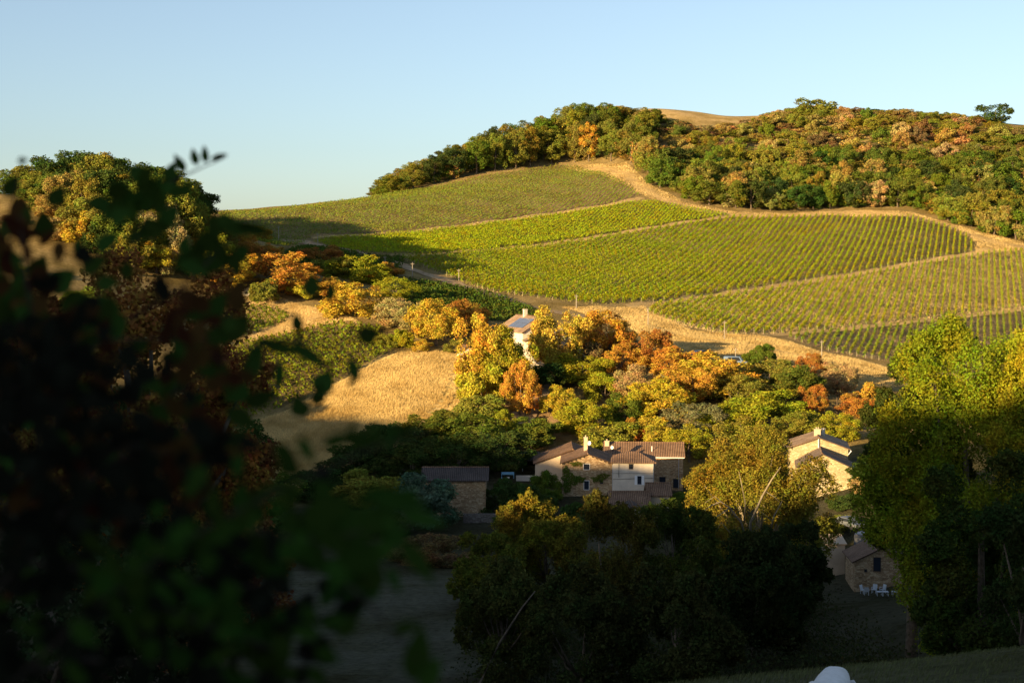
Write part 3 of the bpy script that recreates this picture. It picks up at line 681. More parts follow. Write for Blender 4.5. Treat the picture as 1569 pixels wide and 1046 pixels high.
# trees set one by one: kind, px, top py, width px, distance, colour, name, label
def tree_at(kind, px, top, wpx, Y, col, name, label, cat='tree', group=None, mh=2.0):
    x = xat(px, Y); z = H(x, Y); hgt = max(mh, zat(top, Y) - z + .2)
    rs = wpx / 2 / (F / Y) * 1.2
    return place(kind, x, Y, rs, hgt, jit(G0[col] if isinstance(col, str) else col, .06), name, label, cat, group)
TL = [
 ('far',1518,160,42,690,'dark','oak_tree','round dark green tree alone on the right skyline'),
 ('far',1243,153,55,695,'olive','oak_tree','olive green tree standing highest on the ridge skyline'),
 ('far',303,292,36,392,'dark','oak_tree','lone dark tree on the skyline beside the left knoll'),
 ('far',286,300,26,390,'dark','oak_tree','small dark tree just left of the lone skyline tree'),
 ('mid',345,386,74,338,'gold','oak_tree','round golden oak left of the small hut'),
 ('mid',432,388,86,344,'orange','oak_tree','large orange oak right of the small hut'),
 ('mid',408,373,44,362,'orange','oak_tree','smaller orange tree behind the oak by the hut'),
 ('midbush',398,347,30,405,'gold','shrub','golden bush against the shaded vineyard slope'),
 ('mid',492,377,46,382,'rust','oak_tree','rust red tree below the bend of the dirt road'),
 ('mid',512,395,60,368,'olive','oak_tree','olive tree among the autumn trees below the road'),
 ('mid',548,392,74,366,'yg','oak_tree','leafy green tree below the dirt road'),
 ('midbush',592,402,40,378,'orange','shrub','orange bush at the right end of the roadside trees'),
 ('midbush',578,412,50,372,'rust','shrub','reddish bush in shade beside the road junction'),
 ('willowy',608,425,52,346,'yg','poplar_tree','bright yellow green tree standing in front of the shaded vineyard'),
 ('mid',552,434,92,326,'gold','oak_tree','broad golden bush tree above the straw path'),
 ('midbush',470,427,44,342,'yellow','shrub','yellow bush above the straw coloured bank'),
 ('midbush',505,425,50,344,'orange','shrub','orange bush behind the straw coloured bank'),
 ('midbush',408,428,40,336,'olive','shrub','olive bush at the foot of the large orange oak'),
 ('mid',618,458,64,314,'tan','oak_tree','tan orange tree above the golden field'),
 ('mid',668,459,70,304,'gold','oak_tree','golden oak at the top edge of the golden field'),
 ('mid',710,460,52,314,'rust','oak_tree','dark rust tree behind the golden oak of the field'),
 ('midbush',616,505,34,300,'yg','shrub','light green bush at the upper corner of the golden field'),
 ('midbush',590,512,34,300,'olive','shrub','olive bush between the green vineyard and golden field'),
 ('midbush',645,520,30,298,'gold','shrub','small golden bush on the brow of the golden field'),
 ('midbush',700,520,36,296,'olive','shrub','olive bush beside the small stone shed'),
 ('mid',744,485,70,271,'gold','ash_tree','golden ash left of the hilltop farmhouse'),
 ('mid',775,503,64,270,'yg','ash_tree','tall yellow green ash before the hilltop farmhouse'),
 ('midbush',742,560,60,266,'yellow','shrub','yellow bush at the right edge of the golden field'),
 ('mid',796,555,44,262,'orange','oak_tree','small orange oak in front of the yellow green ash'),
 ('mid',858,473,62,284,'gold','oak_tree','golden oak hiding the right half of the farmhouse'),
 ('mid',932,477,78,294,'orange','oak_tree','orange oak right of the hilltop farmhouse'),
 ('mid',996,506,58,288,'rust','oak_tree','rust orange oak at the edge of the straw bank'),
 ('mid',950,527,54,284,'orange','oak_tree','orange tree below the two oaks of the farmhouse'),
 ('midbush',846,556,60,276,'dark','shrub','dark shaded bush below the farmhouse wall'),
 ('midbush',905,525,40,286,'brown','shrub','brown bush below the farmhouse annex'),
 ('mid',893,543,60,278,'yg','oak_tree','yellow green tree flecked with orange below the farmhouse'),
 ('midbush',926,572,54,272,'yg','shrub','light green bush in the middle of the autumn slope'),
 ('mid',1030,532,70,282,'orange','oak_tree','orange tree in the middle of the autumn copse'),
 ('mid',1088,540,92,274,'gold','oak_tree','wide golden orange oak in the autumn copse'),
 ('mid',1062,560,60,268,'orange','oak_tree','orange oak before the wide golden one'),
 ('mid',1012,580,84,260,'yellow','maple_tree','bright yellow maple above the long farmhouse roof'),
 ('mid',978,560,54,270,'tan','oak_tree','tan tree left of the yellow maple'),
 ('mid',862,591,52,262,'yellow','oak_tree','yellow tree beside the bare earth path'),
 ('mid',893,612,66,254,'yg','oak_tree','yellow green tree above the stone gable house'),
 ('mid',958,604,44,258,'green','oak_tree','slim green tree left of the yellow maple'),
 ('midbush',942,648,80,246,'olive','shrub','olive bush behind the farmhouse chimney'),
 ('midbush',972,640,30,248,'rust','shrub','small rust red bush above the long tiled roof'),
 ('mid',1000,640,60,246,'yellow','oak_tree','yellow tree directly behind the long tiled roof'),
 ('willowy',1066,618,78,250,'grey','willow_tree','grey green thin tree beside the long tiled roof'),
 ('willowy',1058,650,60,243,'yg','willow_tree','light green tree at the right end of the long roof'),
 ('mid',1130,575,80,268,'olive','oak_tree','olive tree right of the wide golden oak'),
 ('mid',1178,552,80,276,'olive','oak_tree','olive tree with bare twigs high in the copse'),
 ('midbush',1165,528,44,300,'green','shrub','green bush at the top of the copse by the straw bank'),
 ('mid',1214,560,60,274,'green','oak_tree','green tree left of the tan leaved tree'),
 ('mid',1238,542,46,290,'rust','oak_tree','dark rust tree on the copse edge below the vineyard'),
 ('mid',1182,600,110,256,'yg','willow_tree','broad yellow green tree in the middle of the copse'),
 ('mid',1112,620,70,252,'yg','oak_tree','yellow green tree below the wide golden oak'),
 ('mid',1283,556,50,284,'tan','oak_tree','pale tan tree beside the straw bank'),
 ('mid',1247,590,34,262,'rust','oak_tree','narrow rust red tree above the right stone house'),
 ('bare',1286,600,60,262,'brown','oak_tree','half bare brown tree above the right stone house'),
 ('midbush',1340,588,50,264,'orange','shrub','orange bush between copse and big right tree'),
 ('midbush',1312,604,50,262,'rust','shrub','russet bush right of the half bare tree'),
 ('mid',1290,632,50,244,'yg','oak_tree','light green tree behind the right stone house chimney'),
 ('mid',1232,630,60,246,'olive','oak_tree','olive tree left behind the right stone house'),
 ('willowy',1140,640,80,236,'olive','willow_tree','olive tree behind the tree with lit bare limbs'),
 ('midbush',766,628,40,254,'yg','shrub','yellow green bush left of the bare earth path'),
 ('midbush',812,650,56,246,'green','shrub','green bush on the bare earth path'),
 ('midbush',738,604,70,258,'olive','shrub','olive bush below the yellow bush of the golden field'),
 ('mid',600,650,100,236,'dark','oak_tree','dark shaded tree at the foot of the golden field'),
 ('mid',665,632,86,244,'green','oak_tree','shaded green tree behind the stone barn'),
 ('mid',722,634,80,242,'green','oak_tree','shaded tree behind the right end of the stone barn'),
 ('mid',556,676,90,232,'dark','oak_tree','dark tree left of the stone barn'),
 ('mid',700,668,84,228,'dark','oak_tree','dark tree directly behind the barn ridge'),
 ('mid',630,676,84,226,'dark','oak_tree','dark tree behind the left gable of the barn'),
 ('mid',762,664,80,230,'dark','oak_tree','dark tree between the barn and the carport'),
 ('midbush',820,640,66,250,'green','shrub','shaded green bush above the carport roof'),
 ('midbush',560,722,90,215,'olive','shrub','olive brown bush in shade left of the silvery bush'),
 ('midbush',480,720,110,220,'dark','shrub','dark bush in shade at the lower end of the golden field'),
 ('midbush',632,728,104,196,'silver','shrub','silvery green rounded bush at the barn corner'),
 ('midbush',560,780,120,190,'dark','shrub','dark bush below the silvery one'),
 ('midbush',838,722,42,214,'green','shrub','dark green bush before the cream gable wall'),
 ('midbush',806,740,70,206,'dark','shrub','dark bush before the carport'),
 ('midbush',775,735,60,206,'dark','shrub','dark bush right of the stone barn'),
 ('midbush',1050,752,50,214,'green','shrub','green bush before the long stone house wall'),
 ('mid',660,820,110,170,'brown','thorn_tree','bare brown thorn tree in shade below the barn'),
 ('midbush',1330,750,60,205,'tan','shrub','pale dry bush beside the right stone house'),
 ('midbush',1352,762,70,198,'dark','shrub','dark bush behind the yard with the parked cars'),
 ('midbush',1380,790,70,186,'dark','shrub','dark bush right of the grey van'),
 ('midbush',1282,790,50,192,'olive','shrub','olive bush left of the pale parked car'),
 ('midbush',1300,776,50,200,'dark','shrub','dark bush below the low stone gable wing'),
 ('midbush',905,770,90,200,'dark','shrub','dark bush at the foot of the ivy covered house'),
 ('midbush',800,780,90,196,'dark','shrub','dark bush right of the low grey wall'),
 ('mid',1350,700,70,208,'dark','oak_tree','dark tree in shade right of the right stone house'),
]
for kd, px, top, wp_, Y, c, nm, lab in TL:
    g = None
    tree_at(kd, px, top, wp_, Y, c, nm, lab, 'shrub' if nm == 'shrub' else 'tree')
# wooded knoll on the left
KN = [(75,262,70,352,'green'),(112,236,86,356,'dark'),(152,238,80,352,'olive'),(196,252,84,346,'dark'),(236,268,80,340,'green'),(272,280,70,338,'olive'),
      (90,290,60,342,'ochre'),(130,275,66,340,'olive'),(170,290,70,336,'green'),(215,300,70,332,'yg'),(250,310,60,330,'tan'),
      (100,330,56,330,'tan'),(138,325,60,328,'gold'),(175,330,70,326,'dark'),(205,345,60,324,'olive'),(300,325,50,345,'rust'),(330,335,60,350,'olive'),(360,345,50,360,'orange'),(280,335,60,340,'orange'),(380,372,44,352,'rust'),(320,350,60,338,'yg'),(16,330,50,340,'brown'),(170,262,90,358,'dark'),(215,270,80,350,'olive'),(255,285,80,345,'green'),(60,275,60,352,'olive'),(110,262,60,346,'ochre'),(150,300,80,332,'olive'),(195,318,70,328,'green'),(240,352,60,330,'yellow')]
KN += [(150,352,54,348,'yg'),(188,368,56,346,'olive'),(228,358,60,350,'gold'),(262,352,56,356,'green'),(306,366,56,362,'rust'),(344,362,50,368,'olive'),(205,402,54,342,'tan'),(120,372,44,344,'gold')]
SHADE_LINE = [(225,257,74,388,'dark'),(258,262,74,385,'green'),(285,288,50,384,'dark'),(90,246,90,415,'olive'),(140,234,96,420,'dark'),(190,246,90,418,'green'),(235,262,90,412,'olive'),(275,278,80,405,'dark'),(40,262,90,415,'green')]  # extra trees added behind the knoll to throw shade on the vineyards
ords = ['first','second','third','fourth','fifth','sixth','seventh','eighth','ninth','tenth','eleventh','twelfth']
seen = {}
for px, top, wp_, Y, c in sorted(KN):
    n_ = seen.get(c, 0); seen[c] = n_ + 1
    tree_at('mid', px, top, wp_, Y, c, 'oak_tree', f'{ords[n_]} {CW[c]} tree from the left on the wooded left knoll', 'tree', 'trees of the wooded left knoll')
LS = [(30,420,70,300,'olive'),(75,460,80,280,'rust'),(130,440,60,290,'green'),(20,520,90,240,'dark'),(100,540,90,235,'olive'),
      (170,600,110,205,'dark'),(260,620,110,210,'olive'),(60,640,130,190,'dark'),(340,650,100,210,'dark'),(390,720,100,200,'green'),(270,720,130,180,'dark'),(150,740,140,165,'dark'),(420,800,110,175,'dark')]
for n_, (px, top, wp_, Y, c) in enumerate(LS):
    tree_at('mid', px, top, wp_, Y, c, 'oak_tree', f'{CW[c]} tree on the slope hidden behind the blurred foreground leaves', 'tree', f'{CW[c]} trees behind the blurred leaves')
for n_, (px, top, wp_, Y, c) in enumerate(sorted(SHADE_LINE)):
    tree_at('mid', px, top, wp_, Y, c, 'oak_tree', f'{ords[n_]} tree from the left in the added shade-casting line behind the knoll top', 'tree', 'added shade trees behind the knoll top')

# large near trees built one by one
def big_tree(name, px, top, wpx, Y, col, n, size, lobes, label, seed, low=.12, lobe_r=.3, bark='bark', limbs=10, base=None, keep=1.0, hc=None):
    x = xat(px, Y); z = H(x, Y); tot = zat(top, Y) - z; Rc = wpx / 2 / (F / Y) * .86
    Hc = (tot * (1 - low)) / 2; zc = tot - Hc * 1.04
    P, N, rg, L = crown_leaves(seed, Rc, Hc, zc, n, size, lobes, lobe_r=lobe_r, low=-.9)
    root = empty(name, (x, Y, z), 0, label, 'tree')
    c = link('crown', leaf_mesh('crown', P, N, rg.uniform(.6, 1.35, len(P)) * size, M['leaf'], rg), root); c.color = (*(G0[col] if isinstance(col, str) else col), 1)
    m = trunk_mb(seed, L, max(.18, tot * .018), zc, Hc, limbs); link('trunk', m.mesh('trunk', M[bark], True), root)
    return root, P, L, zc, Hc
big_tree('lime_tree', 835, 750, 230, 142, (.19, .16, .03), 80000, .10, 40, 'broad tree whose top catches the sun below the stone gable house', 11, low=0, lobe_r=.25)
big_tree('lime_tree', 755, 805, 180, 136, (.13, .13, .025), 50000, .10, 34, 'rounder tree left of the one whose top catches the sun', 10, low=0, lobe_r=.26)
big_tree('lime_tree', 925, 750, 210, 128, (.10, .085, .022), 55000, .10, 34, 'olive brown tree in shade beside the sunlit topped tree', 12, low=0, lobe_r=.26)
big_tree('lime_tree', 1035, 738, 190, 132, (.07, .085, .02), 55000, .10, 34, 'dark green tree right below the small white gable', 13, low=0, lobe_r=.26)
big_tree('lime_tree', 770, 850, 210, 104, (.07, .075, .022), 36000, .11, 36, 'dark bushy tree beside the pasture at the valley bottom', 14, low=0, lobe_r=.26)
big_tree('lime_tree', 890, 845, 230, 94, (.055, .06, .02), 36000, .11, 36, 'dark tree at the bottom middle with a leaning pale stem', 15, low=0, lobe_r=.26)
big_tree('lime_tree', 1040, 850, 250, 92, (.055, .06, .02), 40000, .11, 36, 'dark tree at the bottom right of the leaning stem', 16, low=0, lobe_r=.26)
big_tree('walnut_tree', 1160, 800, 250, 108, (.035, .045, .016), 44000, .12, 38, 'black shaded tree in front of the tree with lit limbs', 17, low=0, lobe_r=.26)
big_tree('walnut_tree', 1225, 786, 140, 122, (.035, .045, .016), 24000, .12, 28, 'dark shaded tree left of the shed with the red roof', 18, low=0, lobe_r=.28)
rt, P_, L_, zc_, Hc_ = big_tree('walnut_tree', 1165, 645, 330, 150, (.19, .155, .03), 110000, .11, 90, 'tall sunlit tree with pale bare limbs between the two stone houses', 19, low=.1, lobe_r=.22, bark='pale_bark', limbs=14)
# its pale dead limbs in front of the crown
m = MB()
def limb(m, pxs, r0, Y0, x0):
    P = [np.array(at(a, b, Yc)) for a, b, Yc in pxs]
    o = np.array(x0); m.tube([tuple(p - o) for p in P], list(np.linspace(r0, r0 * .25, len(P))), 6)
rl = np.array(rt.location)
for pl, r0 in [([(1148,850,143.2),(1150,800,141.1),(1168,760,139.7),(1182,735,139.0),(1196,715,139.0)], .28), ([(1148,845,143.2),(1136,800,140.4),(1118,778,139.7),(1104,768,139.0),(1088,775,139.0),(1070,790,139.0)], .2),
               ([(1118,778,139.7),(1100,790,139.0),(1085,800,139.0)], .1), ([(1112,774,139.7),(1095,760,139.0),(1080,770,139.0)], .08), ([(1140,800,140.4),(1142,770,139.0),(1136,740,139.0),(1132,722,139.0)], .12),
               ([(1180,815,140.4),(1186,790,139.7),(1196,772,139.0),(1203,755,139.0)], .16), ([(1184,798,139.7),(1172,788,139.0),(1160,780,139.0)], .07), ([(1118,815,139.7),(1105,800,139.0),(1098,812,139.0)], .08), ([(1172,752,139.7),(1188,762,139.0),(1196,772,139.0)], .07)]:
    limb(m, pl, r0 * .62, 150, rl)
m.build('dead_limb', M['pale_bark'], rt, True)
big_tree('ash_tree', 1490, 412, 400, 92, (.19, .22, .025), 170000, .085, 120, 'big tree at the right whose light green top is sunlit', 21, low=.0, lobe_r=.235)
big_tree('ash_tree', 1610, 395, 280, 86, (.28, .25, .03), 140000, .078, 90, 'yellowing tree cut by the right edge of the picture', 22, low=.0, lobe_r=.24)
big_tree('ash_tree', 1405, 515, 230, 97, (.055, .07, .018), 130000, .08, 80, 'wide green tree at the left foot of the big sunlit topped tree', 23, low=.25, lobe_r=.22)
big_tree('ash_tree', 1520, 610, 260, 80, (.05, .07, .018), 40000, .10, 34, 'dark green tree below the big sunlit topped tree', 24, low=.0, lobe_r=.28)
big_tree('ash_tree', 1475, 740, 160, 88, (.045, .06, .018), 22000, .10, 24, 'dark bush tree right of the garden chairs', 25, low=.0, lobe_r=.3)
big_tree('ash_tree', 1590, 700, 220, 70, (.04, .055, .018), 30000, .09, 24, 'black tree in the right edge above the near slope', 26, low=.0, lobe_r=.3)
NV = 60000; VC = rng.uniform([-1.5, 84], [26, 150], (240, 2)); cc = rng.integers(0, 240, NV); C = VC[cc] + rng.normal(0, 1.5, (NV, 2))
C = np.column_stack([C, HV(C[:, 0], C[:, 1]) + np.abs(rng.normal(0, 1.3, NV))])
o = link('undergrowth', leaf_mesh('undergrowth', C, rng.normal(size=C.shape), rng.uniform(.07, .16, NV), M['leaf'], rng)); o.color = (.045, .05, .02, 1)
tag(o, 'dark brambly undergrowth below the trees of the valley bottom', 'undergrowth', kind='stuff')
Ps = [np.array(at(*g)) for g in ((735,1046,84),(765,985,84.5),(800,930,85),(820,905,85.5))]
rt = empty('dead_tree', tuple(Ps[0]), 0, 'thin pale dead stem leaning before the dark trees at the bottom', 'tree')
MB().tube([tuple(Ps[0] - Ps[0] + np.array([-1.2, 0, -4]))] + [tuple(p - Ps[0]) for p in Ps], [.1, .08, .07, .05, .03], 7).build('trunk', M['bark'], rt, True)
# ------------------------------------------------------------------ left: brown oak and hedge
def near_tree(px, py, Y, Rpx, Hpx, col, n, size, seed, label, name='oak_tree', lobes=40, lobe_r=.2, limbs=22, gz=None):
    c = at(px, py, Y); x, z = c[0], c[2]; g = H(x, Y) if gz is None else gz
    Rc = Rpx / (F / Y); Hc = Hpx / (F / Y); zc = z - g
    P, N, rg, L = crown_leaves(seed, Rc, Hc, zc, n, size, lobes, lobe_r=lobe_r, low=-1)
    root = empty(name, (x, Y, g), 0, label, 'tree')
    cr = link('crown', leaf_mesh('crown', P, N, rg.uniform(.6, 1.3, len(P)) * size, M['leaf'], rg, .8), root); cr.color = (*col, 1)
    link('trunk', trunk_mb(seed, L, .22, zc, Hc, limbs).mesh('trunk', M['bark'], True), root)
near_tree(225, 640, 27, 215, 300, (.30, .13, .045), 44000, .05, 31, 'brown leaved oak at the left in shade with black crooked limbs', lobe_r=.2, lobes=60)
near_tree(0, 600, 24, 150, 230, (.24, .11, .04), 30000, .05, 32, 'second brown oak cut by the left edge of the picture', lobe_r=.2, lobes=50)
near_tree(330, 830, 30, 170, 260, (.20, .09, .04), 28000, .05, 33, 'low brown oak behind the blurred green leaves', lobe_r=.22, lobes=44)
near_tree(120, 950, 20, 330, 200, (.035, .045, .02), 16000, .05, 34, 'black hedge tree in the bottom left corner', 'hedge_tree', lobe_r=.3)

# ------------------------------------------------------------------ blurred branch close to the viewer
def leaf_shape(m, c, ax, nrm, L_, W_):
    ax = Vector(ax).normalized(); nrm = Vector(nrm); s = ax.cross(nrm).normalized(); nn = s.cross(ax)
    prof = [(0, .0), (.12, .32), (.32, .5), (.55, .46), (.8, .24), (1, 0)]
    V = []; 
    for t, w_ in prof:
        p = Vector(c) + ax * (t - .5) * L_ - nn * (t - .5) ** 2 * L_ * .25
        V += [p - s * w_ * W_ + nn * .06 * W_, p, p + s * w_ * W_ + nn * .06 * W_]
    Fc = []
    for i in range(len(prof) - 1):
        for k_ in range(2): a_ = i*3+k_; Fc.append((a_, a_+1, a_+4, a_+3))
    m.add(V, Fc)
SPR = []
def sprig(label, stems, leaves, col, name='leafy_branch', r0=.0035):
    """stems: polylines of (px,py,Y); leaves: (px,py,Y,length px,width px,angle deg)"""
    root_p = at(*stems[0][0]); root = empty(name, tuple(root_p), 0, label, 'branch')
    m = MB(); ms = MB(); rp = Vector(root_p)
    for st in stems:
        P = [Vector(at(*p)) - rp for p in st]; ms.tube(P, list(np.linspace(r0, r0 * .35, len(P))), 6)
    for (px, py, Y, l_, w_, an) in leaves:
        c = Vector(at(px, py, Y)) - rp; k_ = Y / F
        ax = Vector((math.cos(R(an)), random.uniform(-.35, .35), math.sin(R(an))))
        nr = Vector((random.uniform(-.4, .4), -1, random.uniform(-.3, .5)))
        leaf_shape(m, c, ax, nr, l_ * k_, w_ * k_)
    n_ = len(m.f); me = m.mesh('leaves', M['leaf'], True)
    a_ = me.attributes.new('rnd', 'FLOAT', 'FACE'); v = np.repeat(rng.random(max(1, n_ // 10 + 1)), 10)[:n_]; a_.data.foreach_set('value', v.astype(np.float32))
    lo = link('leaves', me, root); lo.color = (*col, 1)
    ms.build('stem', M['twig'], root, True)
def zone_leaves(stems, n, Y, size, spread):
    out = []
    for _ in range(n):
        st = random.choice(stems); i = random.randrange(len(st) - 1); t = random.random()
        a_, b_ = st[i], st[i+1]; p = [a_[j] + (b_[j] - a_[j]) * t for j in range(3)]
        out.append((p[0] + random.gauss(0, spread), p[1] + random.gauss(0, spread), p[2] + random.uniform(-.25, .25), size * random.uniform(.7, 1.4), size * random.uniform(.45, .8), random.uniform(-180, 180)))
    return out
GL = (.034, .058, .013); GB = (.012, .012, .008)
sprig('blurred compound leaf sprig with small leaflets against the sky', [[(180,330,3.4),(240,290,3.4),(285,268,3.4),(320,252,3.4),(348,240,3.4)]],
      [(275,250,3.4,32,15,118),(298,240,3.4,28,14,105),(314,236,3.4,28,13,95),(336,240,3.4,28,10,20),(262,264,3.4,34,22,70)] + zone_leaves([[(175,310,3.3),(262,290,3.3)]], 36, 3.3, 34, 14), GL)
S1 = [[(-80,900,2.7),(60,700,2.7),(150,520,2.6),(190,420,2.6),(215,350,2.6),(235,310,2.6)], [(60,700,2.7),(30,500,2.7),(15,400,2.7),(22,300,2.7),(35,250,2.7)], [(150,520,2.6),(280,440,2.6),(345,375,2.6),(395,342,2.6)]]
sprig('long blurred leafy branch rising along the left edge', S1, zone_leaves([S1[0][:4]], 24, 2.6, 38, 24) + zone_leaves([S1[1][:3]], 24, 2.7, 40, 22) + zone_leaves([S1[2][:3]], 8, 2.6, 38, 16) +
      [(35,246,2.7,20,11,0),(18,285,2.7,40,26,60),(38,330,2.7,46,30,80),(68,345,2.7,50,36,90),(60,410,2.7,50,34,60),(120,375,2.7,34,20,60),(165,370,2.6,44,26,40),(145,405,2.6,46,34,30),(215,360,2.6,40,22,20),
       (18,345,2.7,54,40,20),(88,300,2.7,40,30,60),(8,400,2.7,60,50,0),(95,430,2.7,54,44,40),(30,450,2.7,60,46,90),(120,465,2.7,60,44,10),(185,330,2.6,40,26,20),(235,350,2.6,50,36,0),(260,330,2.6,44,30,50),(330,352,2.6,50,24,-80),(312,372,2.6,46,30,70),(284,376,2.6,40,26,80),(350,345,2.6,50,26,-50),(372,350,2.6,70,24,-8),(392,352,2.6,60,20,-12),(340,390,2.6,60,24,-62),(360,405,2.6,50,24,-70),(300,395,2.6,54,34,60)], GL)
S2 = [[(-60,1000,2.7),(120,760,2.7),(260,610,2.7),(350,545,2.6),(430,520,2.6),(500,545,2.6)], [(260,610,2.7),(330,500,2.6),(400,440,2.6),(470,425,2.6)], [(430,520,2.6),(520,530,2.6),(565,505,2.6)]]
sprig('blurred branch with dark hanging heart shaped leaves in the centre left', S2, zone_leaves([S2[0][:4]], 60, 2.7, 38, 40) + zone_leaves([S2[1][:2]], 10, 2.7, 40, 16) +
      [(478,436,2.6,42,30,90),(508,446,2.6,40,18,70),(455,493,2.6,34,20,100),(458,512,2.6,30,10,85),(565,513,2.6,36,33,20),(541,563,2.6,46,19,105),(538,585,2.6,20,8,90),(497,585,2.6,44,38,60),(488,605,2.6,40,24,75),(459,622,2.6,38,32,110),
       (430,532,2.6,80,22,-15),(475,545,2.6,66,22,-35),(428,570,2.6,54,18,85),(388,560,2.6,60,30,60),(360,500,2.6,60,34,30),(330,470,2.6,60,36,50),(505,560,2.6,30,8,80),(400,610,2.6,56,28,20),(370,640,2.6,50,30,-30)], GL)
S3 = [[(-40,1100,1.7),(180,900,1.7),(330,800,1.7),(450,740,1.7),(560,690,1.7),(650,660,1.7)], [(330,800,1.7),(460,830,1.7),(580,810,1.7),(670,800,1.7)], [(460,830,1.7),(560,920,1.7),(640,1010,1.7)], [(180,900,1.7),(320,960,1.7),(470,1010,1.7)]]
sprig('lowest blurred branch with large soft green leaves beside the pasture', S3, zone_leaves([S3[0][:4]], 50, 1.7, 44, 40) + zone_leaves([S3[1][:3]], 30, 1.7, 46, 26) + zone_leaves([S3[2][:2]], 22, 1.7, 44, 30) + zone_leaves(S3[3:], 70, 1.7, 44, 46) +
      [(520,672,1.7,60,24,20),(560,674,1.7,70,20,5),(540,660,1.7,40,18,80),(600,668,1.7,44,18,80),(575,656,1.7,30,14,60),(620,662,1.7,60,16,20),(440,700,1.7,60,30,-50),(470,690,1.7,50,20,-60),
       (650,795,1.7,80,26,-10),(610,765,1.7,110,36,-15),(640,860,1.7,90,30,-50),(560,800,1.7,90,50,20),(500,780,1.7,90,44,30),(560,850,1.7,100,50,10),(640,1000,1.7,90,44,80),(660,1030,1.7,60,34,60),(605,890,1.7,50,18,-70),(625,960,1.7,50,20,10)], (.030, .055, .011))
S5 = [[(-60,620,2.3),(60,560,2.3),(180,520,2.3),(300,520,2.3),(345,560,2.3)], [(-60,820,2.3),(80,740,2.3),(220,690,2.3),(330,700,2.3)], [(60,560,2.3),(40,430,2.3),(30,330,2.3)]]
sprig('dim rust coloured blurred leaves in front of the brown oaks', S5, zone_leaves(S5[:1], 60, 2.3, 40, 40) + zone_leaves(S5[1:2], 70, 2.3, 44, 46) + zone_leaves(S5[2:], 26, 2.3, 38, 26), (.055, .024, .011))
S4 = [[(-120,1000,1.9),(40,860,1.9),(160,700,1.9),(290,650,1.9)], [(-100,700,2.0),(20,600,2.0),(120,520,2.0)], [(40,860,1.9),(200,880,1.9),(380,900,1.9),(440,880,1.9)], [(-60,1060,1.9),(120,1010,1.9),(300,1020,1.9),(440,980,1.9)]]
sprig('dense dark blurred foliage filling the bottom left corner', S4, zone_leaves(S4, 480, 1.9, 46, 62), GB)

# ------------------------------------------------------------------ buildings
def window(root, x, z, w_, h_, y, frame='white', shutters=False, sill=True, lab=None):
    """on a wall facing -y at local y"""
    m = MB(); t = .06
    m.box(x-w_/2-t, x-w_/2, y-.05, y+.05, z-t, z+h_+t); m.box(x+w_/2, x+w_/2+t, y-.05, y+.05, z-t, z+h_+t)
    m.box(x-w_/2, x+w_/2, y-.05, y+.05, z+h_, z+h_+t); m.box(x-w_/2, x+w_/2, y-.05, y+.05, z-t, z)
    wd = m.build('window', M[frame], root)
    MB().box(x-w_/2, x+w_/2, y-.02, y+.03, z, z+h_).build('pane', M['glass'], wd)
    if shutters:
        for s in (-1, 1):
            x0 = x + s * (w_/2 + t + .02); x1 = x0 + s * w_ * .55
            MB().box(min(x0, x1), max(x0, x1), y-.09, y-.03, z-t, z+h_+t).build('shutter', M['white'], wd)
    return wd
def gable(name, px, Y, wdt, dep, he, hr, wall, roof, label, rz=0, ax='y', over=.35, base=None, zb=None, cat='house', dx=0):
    """front wall centre at px,Y; ridge along y (gable seen) or along x"""
    x = xat(px, Y); z = (H(x, Y) if zb is None else zat(zb, Y))
    root = empty(name, (x, Y, z), rz, label, cat)
    m = MB()
    if ax == 'y':
        m.prism([(-wdt/2, -4), (wdt/2, -4), (wdt/2, he), (dx, hr), (-wdt/2, he)], 'y', 0, dep)
    else:
        m.prism([(0, -4), (dep, -4), (dep, he), (dep/2, hr), (0, he)], 'x', -wdt/2, wdt/2)
    m.build('wall', M[wall], root)
    th = .16; r = MB()
    if ax == 'y':
        for s in (-1, 1):
            run = wdt/2 - s*dx; sl = (hr - he) / run; e = s * (wdt/2 + over)
            zt = hr - sl * (abs(e - dx))
            r.prism([(dx, hr + .02), (e, zt + .02), (e, zt + .02 + th), (dx, hr + .02 + th)][::s], 'y', -over, dep + over)
    else:
        sl = (hr - he) / (dep/2)
        for s in (-1, 1):
            e = dep/2 + s * (dep/2 + over); zt = hr - sl * (dep/2 + over)
            r.prism([(dep/2, hr + .02), (e, zt + .02), (e, zt + .02 + th), (dep/2, hr + .02 + th)][::s], 'x', -wdt/2 - over, wdt/2 + over)
    rf = r.build('roof', M[roof], root)
    # ridge tiles
    rr = MB()
    if ax == 'y': rr.tube([(dx, -over - .01, hr + th + .02), (dx, dep + over + .01, hr + th + .02)], .12, 8)
    else: rr.tube([(-wdt/2 - over - .01, dep/2, hr + th + .02), (wdt/2 + over + .01, dep/2, hr + th + .02)], .12, 8)
    rr.build('ridge_tiles', M['tiles_x'], rf)
    return root, rf
def gutter(root, x0, x1, y, z, mat='zinc'): MB().tube([(x0, y, z), (x1, y, z)], .07, 6).build('gutter', M[mat], root)
def pipe(root, x, y, z0, z1, mat='zinc', r=.05): MB().tube([(x, y, z0), (x, y, z1)], r, 6).build('downpipe', M[mat], root)
def chimney(rf, x, y, z0, z1, w_=.7, d_=.5, mat='cream', pots=2):
    m = MB(); m.box(x-w_/2, x+w_/2, y-d_/2, y+d_/2, z0, z1 - .12); m.box(x-w_/2-.06, x+w_/2+.06, y-d_/2-.06, y+d_/2+.06, z1-.12, z1)
    for i in range(pots): m.tube([(x + (i - (pots-1)/2) * .3, y, z1), (x + (i - (pots-1)/2) * .3, y, z1 + .28)], .09, 8)
    c = m.build('chimney', M[mat], rf); return c
